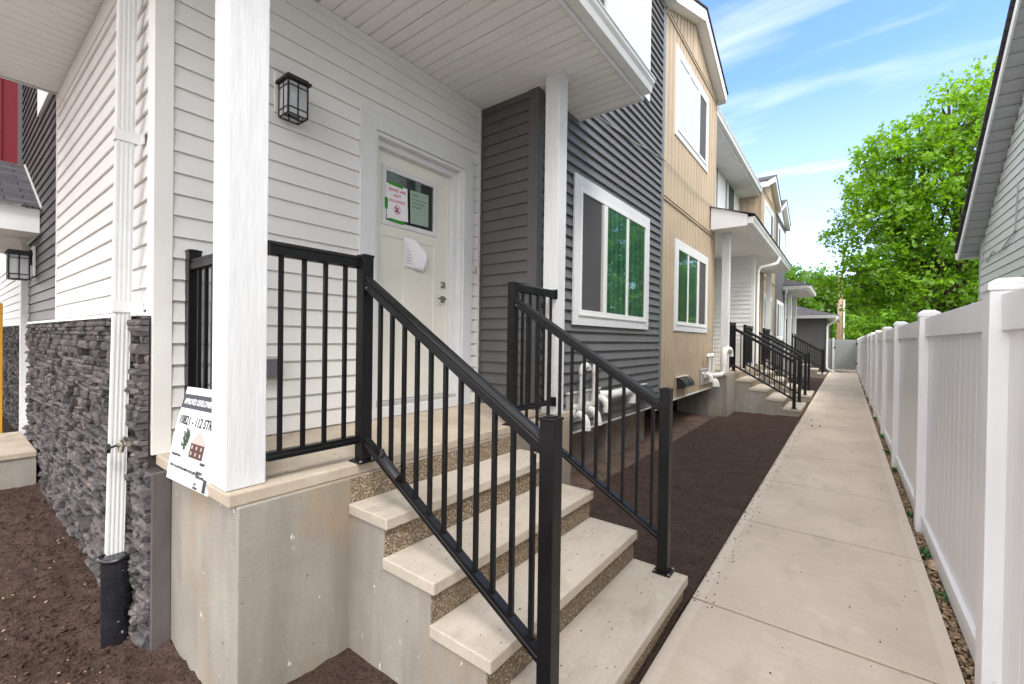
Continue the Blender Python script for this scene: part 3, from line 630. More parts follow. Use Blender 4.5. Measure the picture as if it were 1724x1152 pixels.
# ================================================================== TOWNHOUSE A (nearest): white porch wall + charcoal bay
TA = thing('townhouse', (-3.07, 3.5, 0), 'nearest townhouse with white clapboard porch wall, cream door and charcoal clapboard bay', 'townhouse', 'townhouses of the row')
mb = siding(MB(), 'x', D, .80, 3.46, .925, ST, 1, .1222, .935, holes=[(2.03, 3.28, .9, 3.36)])
mb.build('porch_wall', M['siding_white'], TA)
mb = siding(MB(), 'y', .74, -6.3, -3.16, 1.725, ST, -1, .1265, 1.737)
mb.build('side_wall', M['siding_white'], TA)
mb = siding(MB(), 'y', 3.463, -3.04, -2.46, .80, ST, -1, .1112, 1.473)
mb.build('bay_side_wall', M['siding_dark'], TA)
mb = siding(MB(), 'x', W, 3.55, 6.88, .60, 6.87, 1, .1112, 1.024, lip=.030)
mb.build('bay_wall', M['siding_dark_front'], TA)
# corner boards
mb = B(D-.02, D+.022, .722, .812, .925, ST-.01); mb.box(D-.10, D-.0201, .722, .745, .925, ST-.01); mb.build('corner_board', M['dirty_vinyl'], TA, bevel=.003)
mb = B(W-.02, W+.02, 3.445, 3.545, .585, 6.9); mb.box(W-.09, W-.0201, 3.445, 3.47, .585, 6.9); mb.build('corner_board', M['trim_dark'], TA, bevel=.003)
B(D+.002, D+.03, 3.43, 3.462, .925, ST-.02).build('inside_corner', M['trim_dark'], TA)
B(D+.001, D+.016, 3.39, 3.428, .925, ST-.02).build('inside_corner', M['siding_white'], TA)
B(-6.34, -6.30, .722, .75, 1.71, ST-.01).build('corner_board', M['dirty_vinyl'], TA)
B(W+.002, W+.022, 6.885, 7.0, .575, 6.9).build('corner_board', M['trim_grey'], TA)
B(W-.05, W+.02, 3.56, 6.88, .573, .600).build('starter_strip', M['vinyl'], TA)
mb = B(-6.3, -3.16, .722, .745, ST-.16, ST-.004); mb.build('frieze', M['siding_white'], TA)
B(D+.001, D+.02, .83, 3.42, ST-.055, ST-.004).build('frieze', M['siding_white'], TA)
# core (keeps the light out and gives the building its depth)
mb = B(-9.4, D-.14, .78, 6.9, -.2, 6.8); mb.box(D-.14, W-.02, 3.49, 6.9, .60, 6.8); mb.box(D-.14, D-.002, .78, 2.03, -.2, 6.8); mb.box(D-.14, D-.002, 3.28, 3.49, -.2, 6.8); mb.box(D-.14, D-.002, 2.03, 3.28, 3.40, 6.8); mb.box(D-.14, D-.002, 2.03, 3.28, -.2, .92)
mb.build('core_walls', M['siding_white'], TA)
# stone veneer
mb = B(-8.0, -3.075, .709, .79, -.45, 1.70); mb.box(-3.10, -2.93, .70, .772, -.45, .855); mb.build('stone_backing', M['mortar'], TA)
mb = stones(MB(), -8.0, -3.06, -.40, 1.695, .70, 3); stones(mb, -3.10, -2.925, -.40, .85, .70, 5); mb.build('stone_veneer', M['stone'], TA)
mb = B(-2.925, -2.895, .690, .773, -.45, .86); mb.build('foundation_corner', M['corner_concrete'], TA, bevel=.004)
mb = B(-8.02, -3.165, .672, .735, 1.698, 1.722); mb.build('stone_cap_flashing', M['vinyl'], TA, bevel=.004)
# foundation below the bay
mb = B(-2.80, -2.62, 3.62, 7.05, -.45, .575); mb.box(-2.64, -2.50, 5.35, 5.45, -.45, .572); mb.build('foundation', M['foundation'], TA)
window(TA, W+.020, 4.12, 6.35, 1.76, 3.385, True)
window(TA, W+.020, 4.12, 6.27, 5.06, 6.60, True, 'white')
# white-sided dark upper side wall toward -Y with its window (left of the porch roof)
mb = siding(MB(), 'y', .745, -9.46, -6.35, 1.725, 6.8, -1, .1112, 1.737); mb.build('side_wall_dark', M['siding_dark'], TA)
mb = MB(); mb.box(-7.50, -7.36, .70, .738, 4.10, 5.3); mb.box(-7.36, -6.2, .70, .738, 4.10, 4.24); mb.box(-7.30, -7.25, .705, .738, 4.24, 5.3)
wn = mb.build('window', M['trim_h'], TA); B(-7.25, -6.2, .72, .738, 4.24, 5.3).build('glass_pane', M['glass_dark'], wn)
# wrap-round porch roof: soffit with V grooves, fascia, gutter, shingles
def grooved_soffit(mb, x0, x1, y0, y1, z, phase, pitch=.107, seam=4):
    n0 = math.floor((y0-phase)/pitch); ys = []
    prof = [(y0, 0)]
    k = n0
    while phase+k*pitch < y1:
        u = phase+k*pitch
        if u > y0+.02 and u < y1-.02:
            if k % seam == 0: prof += [(u-.003, 0), (u-.001, .016), (u+.004, .016), (u+.005, .0)]
            else: prof += [(u-.016, 0), (u-.004, .014), (u+.002, .014), (u+.006, 0)]
        k += 1
    prof.append((y1, 0))
    for (a, da), (b, db) in zip(prof, prof[1:]): mb.quad((x0, a, z+da), (x0, b, z+db), (x1, b, z+db), (x1, a, z+da))
def eave(tp, ya, yb, xw, part_parent, xs=-1.665):
    """front fascia + K gutter along y for a porch roof"""
    mb = B(xs, xs+.022, ya, yb, ST-.012, ST+.20); mb.build('fascia', M['trim_h'], part_parent, bevel=.002)
    prof = [(0, .03), (.085, .03), (.09, .05), (.098, .085), (.118, .115), (.122, .14), (.130, .145), (.130, .157), (.120, .157), (.112, .120), (.08, .045), (.004, .045), (.004, .157), (0, .157)]
    mb = MB(); n = len(prof); x0 = xs+.024
    mb.prism([(x0+a, ya+.0, ST+b) for a, b in prof[:8]]+[(x0, ya, ST+.157)], (0, yb-ya, 0))
    return mb.build('gutter', M['gutter'], part_parent, bevel=.002)
PA = MB(); grooved_soffit(PA, D-.03, -1.66, -.25, 4.23, ST, 1.756)
pr = PA.build('porch_roof', M['soffit'], TA)
mb = MB(); TF[0] = lambda p: Vector((p.y, p.x, p.z)); grooved_soffit(mb, -.25, .735, -6.3, D-.03, ST, -5.576, .118); TF[0] = None; mb.build('side_soffit', M['soffit'], pr)
eave(None, -.25, 4.235, 0, pr)
mb = MB(); mb.prism([(-1.64, 4.232, ST-.01), (-1.64, 4.232, ST+.19), (W, 4.232, ST+.47), (W, 4.232, ST-.01)], (0, .02, 0)); mb.build('end_fascia', M['trim_h'], pr); mb = MB(); mb.prism([(-6.3, -.27, ST-.01), (-1.64, -.27, ST-.01), (-1.64, -.27, ST+.19), (-6.3, -.27, ST+.19)], (0, .02, 0))
mb.prism([(-6.32, -.27, ST-.01), (-6.32, .74, ST-.01), (-6.32, .74, ST+.5), (-6.32, -.27, ST+.19)], (-.02, 0, 0)); mb.build('end_fascia', M['trim_h'], pr)
mb = MB(); mb.quad((-1.56, -.24, ST+.15), (-1.56, 4.225, ST+.15), (D, 4.225, ST+.64), (D, .74, ST+.64)); mb.quad((-6.34, -.24, ST+.15), (-1.56, -.24, ST+.15), (D, .74, ST+.64), (-6.34, .74, ST+.64)); mb.build('roof_shingles', M['shingle'], pr, uvfn=lambda c: (c.y, c.x*1.05))
mb = B(-1.72, -1.715, 2.99, 3.19, ST-.0035, ST-.001); 

def porch_post(x0, x1, y0, y1, z0, z1, parent, collar=True):
    p = B(x0, x1, y0, y1, z0, z1).build('porch_post', M['trim'], parent, bevel=.004)
    if collar: B(x0-.012, x1+.012, y0-.012, y1+.012, z1-.018, z1-.001).build('post_collar', M['trim_h'], p)
    return p
porch_post(-2.262, -2.098, .748, .912, .927, ST, TA); porch_post(-2.205, -2.058, 3.345, 3.49, .927, ST, TA)

# ------------------------------------------------------------------ front door
def door(parent, full=True):
    c0, c1, o0_, o1 = 2.007, 3.303, 2.152, 3.176; zt, zi = 3.412, 3.278; z0 = .928; x = D
    mb = MB(); g_ = .0015
    def board(P, d=.028): mb.prism([(x+.003, a, b) for a, b in P], (d, 0, 0))
    board([(c0, z0), (o0_, z0), (o0_, zi), (c0, zt)]); board([(c1, z0), (c1, zt), (o1, zi), (o1, z0)]); board([(c0+g_, zt), (o0_, zi+g_), (o1, zi+g_), (c1-g_, zt)])
    dr = mb.build('front_door', M['trim'], parent, bevel=.0025)
    sx = -3.17
    # jambs, header, sill
    mb = MB(); mb.box(sx-.02, x+.012, o0_, o0_+.032, z0, zi); mb.box(sx-.02, x+.012, o1-.032, o1, z0, zi); mb.box(sx-.02, x+.012, o0_+.032, o1-.032, zi-.032, zi)
    mb.box(sx-.02, x-.045, o0_+.032, o0_+.058, z0, zi-.032); mb.box(sx-.02, x-.045, o1-.085, o1-.032, z0, zi-.032); mb.box(sx-.02, x-.045, o0_+.058, o1-.085, zi-.085, zi-.032)
    mb.build('door_jamb', M['trim_h'], dr, bevel=.003)
    mb = B(sx-.02, x+.018, o0_+.032, o1-.032, z0, z0+.085); mb.build('door_sill', M['trim_h'], dr, bevel=.003)
    mb = B(sx-.02, x-.02, o0_+.032, o1-.032, z0+.086, z0+.12); mb.build('threshold', M['plastic_grey'], dr, bevel=.004)
    # slab made of stiles and rails so that the two tall panels are recessed
    y0, y1, b0, b1 = 2.212, 3.088, 1.052, 3.19
    gy0, gy1, gz0, gz1 = 2.294, 2.925, 2.568, 3.075
    py = [(2.325, 2.533), (2.68, 2.903)]; pz0, pz1 = 1.28, 2.475; 
    py = [(2.310, 2.540), (2.675, 2.903)]
    mb = MB(); t0, t1 = sx-.03, sx
    mb.box(t0, t1, y0, py[0][0], b0, b1); mb.box(t0, t1, py[0][1], py[1][0], b0, gz0); mb.box(t0, t1, py[1][1], y1, b0, b1)
    mb.box(t0, t1, py[0][0], py[1][1], gz1, b1)
    for a, b in py: mb.box(t0, t1, a, b, b0, pz0); mb.box(t0, t1, a, b, pz1, gz0); mb.box(t0, t1-.008, a, b, pz0, pz1)
    sl = mb.build('door_slab', M['door'], dr)
    mb = MB(); f = .042
    for (a, b, c_, d_) in ((gy0, gy0+f, gz0, gz1), (gy1-f, gy1, gz0, gz1), (gy0+f, gy1-f, gz1-f, gz1), (gy0+f, gy1-f, gz0, gz0+f)): mb.box(sx-.01, sx+.012, a, b, c_, d_)
    mb.build('glass_frame', M['trim_h'], dr, bevel=.004)
    B(sx-.012, sx-.006, gy0+f, gy1-f, gz0+f, gz1-f).build('door_glass', M['glass_dark'], dr)
    # hardware
    mb = B(sx, sx+.012, 2.985, 3.045, 2.085, 2.150); mb.tube([(sx+.012, 3.015, 2.117), (sx+.026, 3.015, 2.117)], .018, 14); mb.build('deadbolt', M['chrome'], dr, bevel=.003)
    mb = B(sx, sx+.010, 2.985, 3.045, 1.945, 2.010); mb.tube([(sx+.01, 3.015, 1.978), (sx+.05, 3.015, 1.978)], .011, 10); mb.box(sx+.040, sx+.054, 2.915, 3.025, 1.968, 1.988); mb.build('lever_handle', M['chrome'], dr, bevel=.003)
    return dr
door(TA)

# notices on the door
def sheet_quad(mb, pts, x=None):
    mb.quad(*pts)
nx_ = -3.1525
t = thing('paper_notice', (nx_, 2.45, 2.62), 'white handwritten notice with red lettering and green tape on the door glass', 'notice')
mb = MB(); mb.prism([(nx_, 2.338, 2.62), (nx_, 2.568, 2.633), (nx_, 2.555, 2.928), (nx_, 2.325, 2.925)], (.0008, 0, 0)); mb.build('paper', M['paper'], t)
for i, (s_, zz) in enumerate((('SHOES ARE', 2.868), ('NOT', 2.822), ('ALLOWED', 2.775))):
    text(s_, .036, (nx_+.0015, 2.447, zz), (0, 1, 0), (0, 0, 1), M['red_ink'], t, align='CENTER', ext=.0002, bold=.0006)
mb = MB(); c0_ = Vector((nx_+.0016, 2.447, 2.715)); ring = []
for k in range(25):
    a = 2*math.pi*k/24; ring.append((c0_+Vector((0, math.cos(a)*.034, math.sin(a)*.040)), c0_+Vector((0, math.cos(a)*.028, math.sin(a)*.034))))
for (a, b), (c_, d_) in zip(ring, ring[1:]): mb.quad(a, c_, d_, b)
mb.quad(c0_+Vector((.0002, -.026, .022)), c0_+Vector((.0002, -.020, .028)), c0_+Vector((.0002, .026, -.022)), c0_+Vector((.0002, .020, -.028)))
mb.build('prohibition_ring', M['red_ink'], t)
mb = MB()
for dz_, s_ in ((.010, 1), (-.016, 1)):
    mb.quad(c0_+Vector((-.0002, -.020, dz_-.004)), c0_+Vector((-.0002, .018, dz_-.006)), c0_+Vector((-.0002, .020, dz_+.001)), c0_+Vector((-.0002, .004, dz_+.006)), c0_+Vector((-.0002, -.008, dz_+.014)), c0_+Vector((-.0002, -.019, dz_+.013)))
mb.build('shoe_drawing', M['ink'], t)
mb = MB()
for y0, y1, z0, z1 in ((2.355, 2.505, 2.915, 2.945), (2.37, 2.52, 2.600, 2.630), (2.318, 2.345, 2.70, 2.80)): mb = MB(); mb.prism([(nx_+.001, y0, z0+.005), (nx_+.001, y1, z0-.003), (nx_+.001, y1+.004, z1-.006), (nx_+.001, y0-.003, z1)], (.0007, 0, 0)); mb.build('green_tape', M['tape'], t)
t = thing('paper_notice', (nx_, 2.7, 2.63), 'pale green typed sheet hanging behind the right half of the door glass', 'notice')
mb = MB(); mb.prism([(nx_-.001, 2.594, 2.632), (nx_-.001, 2.808, 2.638), (nx_-.001, 2.806, 2.938), (nx_-.001, 2.588, 2.93)], (.0008, 0, 0)); mb.build('paper', M['green_paper'], t)
for s_, zz, sz in (('PLEASE', 2.885, .026), ('KEEP THE DOOR CLOSED', 2.850, .018), ('LOCK UP WHEN', 2.815, .022), ('YOU LEAVE', 2.780, .024)):
    text(s_, sz, (nx_+.0004, 2.61, zz), (0, 1, 0), (0, 0, 1), M['ink'], t, ext=.0001, sx=.85)
# curled delivery note on the slab
t = thing('delivery_note', (-3.155, 2.6, 2.25), 'curled white note stuck on the cream door below the glass', 'note')
mb = MB(); nu, nv = 9, 10; P = []
for j in range(nv+1):
    for i in range(nu+1):
        u = i/nu; v = j/nv
        wtop = 1-.62*max(0, v-.55)/.45
        yy = 2.535+.225*(u*wtop) ; zz = 2.235+.27*v - .02*u
        xx = -3.160+.05*(u**2)*math.sin(v*2.6+.3)+.025*u*v
        P.append((xx, yy, zz))
mb.add(P, [(j*(nu+1)+i, j*(nu+1)+i+1, (j+1)*(nu+1)+i+1, (j+1)*(nu+1)+i) for j in range(nv) for i in range(nu)])
o = mb.build('note_paper', M['paper'], t, smooth=True); sm = o.modifiers.new('solid', 'SOLIDIFY'); sm.thickness = .0006
mb = MB()
for k in range(8):
    zz = 2.27+.026*k; xx = -3.160+.012
    mb.prism([(-3.157, 2.545, zz), (-3.150, 2.60+.05*random.random(), zz-.004), (-3.150, 2.60+.03, zz-.001), (-3.157, 2.545, zz+.003)], (.001, 0, 0))
mb.build('printed_lines', M['grey_ink'], t)

# ------------------------------------------------------------------ wall lantern
def lantern(x, y, z, label, nrm='x', scale=1.0):
    """x: wall plane; lantern hangs on +X side (nrm x) or -Y side (nrm -y)"""
    old = TF[0]; base = mp_((x, y, z)) if nrm == 'x' else Vector((x, y, z))
    t = thing('wall_lantern', tuple(base), label, 'wall lamp', 'black wall lanterns')
    def loc(p):   # local: a = out of wall, b = sideways, c = up
        a, b, c_ = p
        q = Vector((x+a*scale, y+b*scale, z+c_*scale)) if nrm == 'x' else Vector((x+b*scale, y-a*scale, z+c_*scale))
        return old(q) if (old and nrm == 'x') else q
    TF[0] = loc
    B(.004, .022, -.085, .085, -.10, .17).build('mounting_block', M['siding_white'], t, bevel=.006)
    B(.022, .034, -.022, .022, .0, .14).build('back_plate', M['lampmetal'], t, bevel=.003)
    d0, d1, w_ = .042, .165, .064; h0, h1 = -.135, .085; b = .005
    mb = MB()
    for a in (d0, d1):
        for s_ in (-w_, w_): mb.box(a-b, a+b, s_-b, s_+b, h0, h1)
    for zz in (h0, h0+.042, h1-.035, h1-.005):
        for s_ in (-w_, w_): mb.box(d0, d1, s_-b*.8, s_+b*.8, zz-b*.8, zz+b*.8)
        for a in (d0, d1): mb.box(a-b*.8, a+b*.8, -w_, w_, zz-b*.8, zz+b*.8)
    c_ = (d0+d1)/2
    for s_ in (-w_, w_): mb.box(c_-.004, c_+.004, s_-.004, s_+.004, h0, h1)
    for a in (d0, d1): mb.box(a-.004, a+.004, -.004, .004, h0, h1)
    mb.box(c_-.004, c_+.004, -w_, w_, h0-.004, h0+.004)
    mb.build('lantern_frame', M['lampmetal'], t)
    mb = B(d0-.02, d1+.02, -w_-.02, w_+.02, h1, h1+.018); mb.box(d0-.006, d1+.006, -w_-.006, w_+.006, h1+.018, h1+.034); mb.box(-.0+.03, d0+.02, -.02, .02, h1-.02, h1+.012)
    mb.build('lantern_cap', M['lampmetal'], t, bevel=.003)
    mb = MB()
    for s_ in (-w_, w_): mb.box(d0+b, d1-b, s_-.001, s_+.001, h0, h1)
    for a in (d0, d1): mb.box(a-.001, a+.001, -w_+b, w_-b, h0, h1)
    mb.build('lantern_glass', M['lampglass'], t)
    mb = MB(); mb.tube([(c_, 0, h1), (c_, 0, h1-.05)], .014, 10); mb.build('bulb_socket', M['lampmetal'], t)
    mb = MB(); mb.tube([(c_, 0, h1-.05), (c_, 0, h1-.065), (c_, 0, h1-.085), (c_, 0, h1-.10), (c_, 0, h1-.11)], [.010, .016, .019, .014, .003], 12); mb.build('bulb', M['white_panel'], t, smooth=True)
    TF[0] = old
lantern(D, 1.443, 3.19, 'black caged wall lantern on the white siding beside the nearest door')

# outlet, doorbell wire
t = thing('outdoor_outlet', (D, 1.34, 1.37), 'grey weatherproof outlet box low on the white siding behind the railing', 'outlet')
B(D+.004, D+.02, 1.255, 1.42, 1.28, 1.47).build('mounting_block', M['siding_white'], t, bevel=.006)
B(D+.02, D+.045, 1.295, 1.40, 1.305, 1.455).build('box', M['plastic_grey'], t, bevel=.004)
mb = B(D+.046, D+.085, 1.30, 1.392, 1.325, 1.44); mb.build('bubble_cover', M['dark_glass'], t, bevel=.008)
mb = B(D+.045, D+.088, 1.29, 1.40, 1.442, 1.462); mb.build('cover_hinge', M['plastic_grey'], t, bevel=.003)
t = thing('doorbell_wire', (D, 3.36, 2.32), 'small loop of white doorbell wire poking from the siding right of the door', 'wire')
mb = MB(); mb.tube([(D+.012, 3.355, 2.345), (D+.03, 3.352, 2.30), (D+.03, 3.360, 2.275), (D+.025, 3.372, 2.285), (D+.02, 3.374, 2.345)], .0035, 6); mb.build('wire_loop', M['plastic_grey'], t, smooth=True)
# tool on bottom rail: black rail end bracket with cable tie
t = thing('wrapped_rail_bracket', (-1.87, 1.40, .97), 'loose black bracket lying on the lower bar of the near handrail', 'bracket')
mb = MB(); mb.tube([(-1.885, 1.385, 1.02), (-1.86, 1.372, .995), (-1.78, 1.365, .945), (-1.72, 1.362, .915)], [.012, .020, .023, .020], 10); mb.build('grip', M['black_plastic'], t, smooth=True, )
mb = MB(); mb.tube([(-1.93, 1.39, 1.035), (-1.90, 1.372, 1.025), (-1.86, 1.372, 1.00)], .007, 8); mb.tube([(-1.87, 1.36, .985), (-1.84, 1.352, 1.0), (-1.83, 1.36, 1.02)], .005, 6); mb.build('clasp', M['black'], t, smooth=True)

# ------------------------------------------------------------------ permit sign
t = thing('permit_sign', (-2.5, .77, .9), 'white development permit board leaning behind the big white porch post', 'sign')
BL, BRr, TL, TR = Vector((-2.704, .700, .883)), Vector((-2.282, .742, .868)), Vector((-2.747, .80, 1.325)), Vector((-2.262, .845, 1.330))
def sp(u, v, o=0.0):     # point on the sheet, v from top (0) to bottom (1)
    a = TL.lerp(TR, u); b = BL.lerp(BRr, u); p = a.lerp(b, v); bow = .012*math.sin(v*math.pi)
    nrm_ = Vector((.09, -.95, -.24)).normalized()
    return p + nrm_*(o+bow)
mb = MB(); nn_ = 12; P = [sp(i/nn_, j/nn_) for j in range(nn_+1) for i in range(nn_+1)]
mb.add(P, [(j*(nn_+1)+i, (j+1)*(nn_+1)+i, (j+1)*(nn_+1)+i+1, j*(nn_+1)+i+1) for j in range(nn_) for i in range(nn_)])
o = mb.build('board', M['sign'], t); sm = o.modifiers.new('solid', 'SOLIDIFY'); sm.thickness = .004; sm.offset = -1
def spoly(mb, P, o=.0015): mb.quad(*[sp(u, v, o) for u, v in P])
def srect(mb, u0, u1, v0, v1, o=.0015, n=6):
    for j in range(n):
        a = v0+(v1-v0)*j/n; b = v0+(v1-v0)*(j+1)/n; spoly(mb, [(u0, a), (u1, a), (u1, b), (u0, b)], o)
def stext(s_, u, v, size, m, bold=0, sxx=1.0):
    if '\n' in s_:
        for k, q in enumerate(s_.split('\n')): stext(q, u, v+k*size*1.2, size, m, bold, sxx)
        return
    cu = bpy.data.curves.new('t', 'FONT'); cu.body = s_; cu.size = size; cu.offset = bold; cu.resolution_u = 2
    ob = bpy.data.objects.new('t', cu); COL.objects.link(ob); bpy.context.view_layer.update()
    me = bpy.data.meshes.new_from_object(ob.evaluated_get(bpy.context.evaluated_depsgraph_get())); bpy.data.objects.remove(ob); bpy.data.curves.remove(cu)
    for vv in me.vertices: vv.co = sp(u+vv.co.x*sxx, v-vv.co.y, .003) - ORG[t.name]
    me.name = 'lettering'; me.materials.clear(); me.materials.append(m); o = bpy.data.objects.new('lettering', me); COL.objects.link(o); o.parent = t
mb = MB(); srect(mb, 0, 1, .075, .225); mb.build('dark_band', M['signdark'], t)
stext('APPROVED DEVELOPMENT PERMIT', .05, .178, .082, M['sign'], .003, .66)
stext('10821 - 112 STREET', .045, .39, .135, M['ink'], .002, .80)
stext('DESCRIPTION', .05, .73, .034, M['ink'], .002); stext('Approved construction of a multi unit\nresidential housing building', .05, .765, .026, M['grey_ink'])
stext('THE CITY ALLOWS WELCOMING YOUR QUESTIONS', .05, .85, .036, M['ink'], .002, .8)
stext('Urban Planner\n780-000-0000\nplanning office', .05, .905, .027, M['grey_ink'])
stext('PERMIT', .72, .74, .034, M['ink'], .002); stext('No. 392', .72, .775, .028, M['grey_ink']); stext('PROJECT\nDEVELOPER', .68, .83, .034, M['ink'], .002); stext('file 27\nissued 2021', .68, .895, .027, M['grey_ink'])
stext('CITY\nREVIEW', .66, .95, .028, M['ink'], .002)
mb = MB(); srect(mb, .86, .93, .86, .99); mb.build('city_mark', M['signdark'], t)
# printed drawing of a house and a tree
mb = MB()
rd = random.Random(4)
for k in range(70):
    a = rd.random()*6.28; r_ = rd.random()**.5; u = .30+.075*math.cos(a)*r_; v = .53+.105*math.sin(a)*r_; s_ = .016
    spoly(mb, [(u-s_, v), (u, v-s_*1.1), (u+s_, v), (u, v+s_)], .002+.00004*k)
spoly(mb, [(.25, .665), (.25, .662), (.50, .672), (.50, .677)]); mb.build('drawn_tree', M['green_art'], t)
mb = MB();  srect(mb, .44, .74, .55, .70, .0018); mb.build('drawn_walls', M['brick_art'], t)
mb = MB(); spoly(mb, [(.42, .555), (.56, .44), (.60, .435), (.76, .555)], .0024)
for u in (.47, .57, .67):
    for v in (.575, .64): srect(mb, u, u+.03, v, v+.035, .0026, 1)
mb.build('drawn_gable', M['tan_art'], t)

# ------------------------------------------------------------------ downspout, drain pipe, hose bib
def downspout_prof(wx, dy):
    """fluted rectangular section; -Y face and +X face carry ribs"""
    pr_ = []; n = 4
    for i in range(n):
        a = -wx/2+wx*i/n; q = wx/n; pr_ += [(a+q*.12, 0), (a+q*.5, 0), (a+q*.6, .004), (a+q*.95, .004)]
    pr_.append((wx/2, 0))
    for i in range(n):
        a = dy*i/n; q = dy/n; pr_ += [(wx/2, a+q*.12), (wx/2, a+q*.5), (wx/2-.004, a+q*.6), (wx/2-.004, a+q*.95)]
    pr_ += [(wx/2, dy), (-wx/2, dy), (-wx/2, 0)]
    return pr_
t = thing('downspout', (-3.3, .66, 0), 'white ribbed downspout running down the stone and white side wall', 'downspout')
dp = downspout_prof(.058, .080)
mb = MB(); mb.sweep(dp, (-3.30, .620, 3.96), (-3.30, .600, 1.72), (1, 0, 0), (0, 1, 0)); mb.build('upper_pipe', M['gutter'], t)
mb = MB(); mb.sweep([(a*.93, b*.93+.003) for a, b in dp], (-3.30, .600, 1.72), (-3.28, .572, .335), (1, 0, 0), (0, 1, 0)); mb.build('lower_pipe', M['gutter'], t)
for zz, yy in ((2.72, .609), (1.75, .600)):
    mb = B(-3.335, -3.265, yy-.007, yy-.004, zz-.03, zz+.03); mb.box(-3.268, -3.265, yy-.004, .725, zz-.03, zz+.03); mb.box(-3.265, -3.225, .712, .722, zz-.03, zz+.03); mb.build('strap', M['gutter'], t)
t = thing('drain_pipe', (-3.26, .61, 0), 'black drain pipe standing in the soil under the white downspout', 'drain pipe')
mb = MB(); mb.tube([(-3.205, .612, -.30), (-3.23, .612, .36)], .066, 28); mb.build('pipe_wall', M['drain'], t, smooth=True)
mb = MB(); ro = [(-.018, .064), (-.008, .078), (.002, .082), (.010, .077), (.010, .062)]
c_ = Vector((-3.23, .612, .357)); n = 28; P = []
for dz_, r_ in ro:
    for j in range(n): a = 2*math.pi*j/n; P.append((c_.x+r_*math.cos(a), c_.y+r_*math.sin(a), c_.z+dz_+.005*math.sin(a*3)))
mb.add(P, [(i*n+j, i*n+(j+1) % n, (i+1)*n+(j+1) % n, (i+1)*n+j) for i in range(len(ro)-1) for j in range(n)]); mb.build('rim', M['drain'], t, smooth=True)
t = thing('hose_bib', (-3.18, .62, .97), 'chrome hose tap with black knob on the stone wall beside the downspout', 'tap')
mb = MB(); mb.tube([(-3.17, .70, .985), (-3.17, .60, .985)], .013, 10); mb.tube([(-3.17, .635, .985), (-3.17, .625, 1.015), (-3.17, .62, 1.02)], .017, 10); mb.tube([(-3.17, .62, .985), (-3.17, .615, .945)], .014, 10); mb.tube([(-3.15, .64, .99), (-3.13, .64, .992)], .015, 10); mb.build('valve_body', M['brass'], t, smooth=True)
mb = MB(); mb.tube([(-3.17, .60, .985), (-3.175, .565, .975)], .006, 8); mb.build('valve_stem', M['black'], t)
mb = MB(); n = 12; P = []
for yy, q in ((.555, 0), (.572, 1)):
    for j in range(n): a = 2*math.pi*j/n; r_ = .022 if j % 2 else .028; P.append((-3.177+r_*math.cos(a), yy, .974+r_*math.sin(a)))
mb.add(P, [tuple(range(n)), tuple(range(n, 2*n))]+[(j, (j+1) % n, n+(j+1) % n, n+j) for j in range(n)]); mb.build('knob', M['black_plastic'], t)

# ================================================================== PIPE CLUSTERS
def bend(c, r, a0, a1, plane, n=8):
    """arc points: c centre, plane = (ex, ey)"""
    ex, ey = Vector(plane[0]), Vector(plane[1]); c = Vector(c)
    return [c+ex*r*math.cos(R(a0+(a1-a0)*i/n))+ey*r*math.sin(R(a0+(a1-a0)*i/n)) for i in range(n+1)]
def vent(parts, label, group, origin):
    t = thing('vent_pipe', origin, label, 'vent pipe', group)
    for k, (path, r, nm) in enumerate(parts):
        mb = MB(); mb.tube(path, r, 16, cap=(nm != 'elbow'))
        mb.build(nm, M['pvc'], t, smooth=True)
    return t
Yv, Zv, Xv = Vector((0, 1, 0)), Vector((0, 0, 1)), Vector((1, 0, 0))
def cluster(tf, who):
    TF[0] = tf
    o = mp_((W, 4.4, .86)); t = thing('pipe_backing_board', tuple(o), 'grey-white backing board behind the vent pipes ' + who, 'backing board', 'vent pipe backing boards')
    B(W+.016, W+.034, 4.03, 4.80, .70, 1.02).build('board', M['plastic_grey'], t, bevel=.004)
    mb = B(W+.016, W+.05, 4.02, 4.81, 1.02, 1.035); mb.build('drip_cap', M['vinyl'], t)
    def gooseneck(y, zt, lab):
        p = bend((W+.05, y, .93), .07, -90, 0, (Xv, Zv))
        parts = [([(W+.03, y, .86)]+[(W+.05, y, .86)]+[tuple(q) for q in p]+[(W+.12, y, .98)], .040, 'elbow'), ([(W+.12, y, .97), (W+.12, y, zt)], .031, 'riser_pipe'),
                 ([(W+.12, y, zt-.02)]+[tuple(q) for q in bend((W+.12, y+.07, zt), .07, 180, 20, (Yv, Zv), 12)], .038, 'elbow')]
        oo = mp_((W+.12, y, .9)); vent(parts, lab, 'white goosenecks and elbows '+who, tuple(oo))
    gooseneck(4.20, 1.25, 'left of the two tall white gooseneck pipes '+who); gooseneck(4.50, 1.25, 'right of the two tall white gooseneck pipes '+who)
    for y, z, lab in ((4.16, .80, 'left one of the low downturned white elbows '+who), (4.42, .82, 'middle one of the low downturned white elbows '+who), (4.66, .93, 'right and highest downturned white elbow '+who)):
        p = [(W+.03, y, z)]+[tuple(q) for q in bend((W+.10, y, z-.10), .10, 90, 5, (Xv, Zv), 8)]
        oo = mp_((W+.1, y, z)); parts = [([(W+.02, y, z), (W+.07, y, z)], .040, 'inlet'), (p[1:]+[(W+.2, y, z-.14)], .043, 'elbow'), ([(W+.2, y, z-.11), (W+.2, y, z-.155)], .049, 'elbow_socket')]
        vent(parts, lab, 'white goosenecks and elbows '+who, tuple(oo))
    return t
cluster(None, 'on the charcoal bay')
t = thing('vent_pipe', (W+.12, 5, .94), 'long horizontal white vent pipe ending in a downturned elbow on the charcoal bay', 'vent pipe')
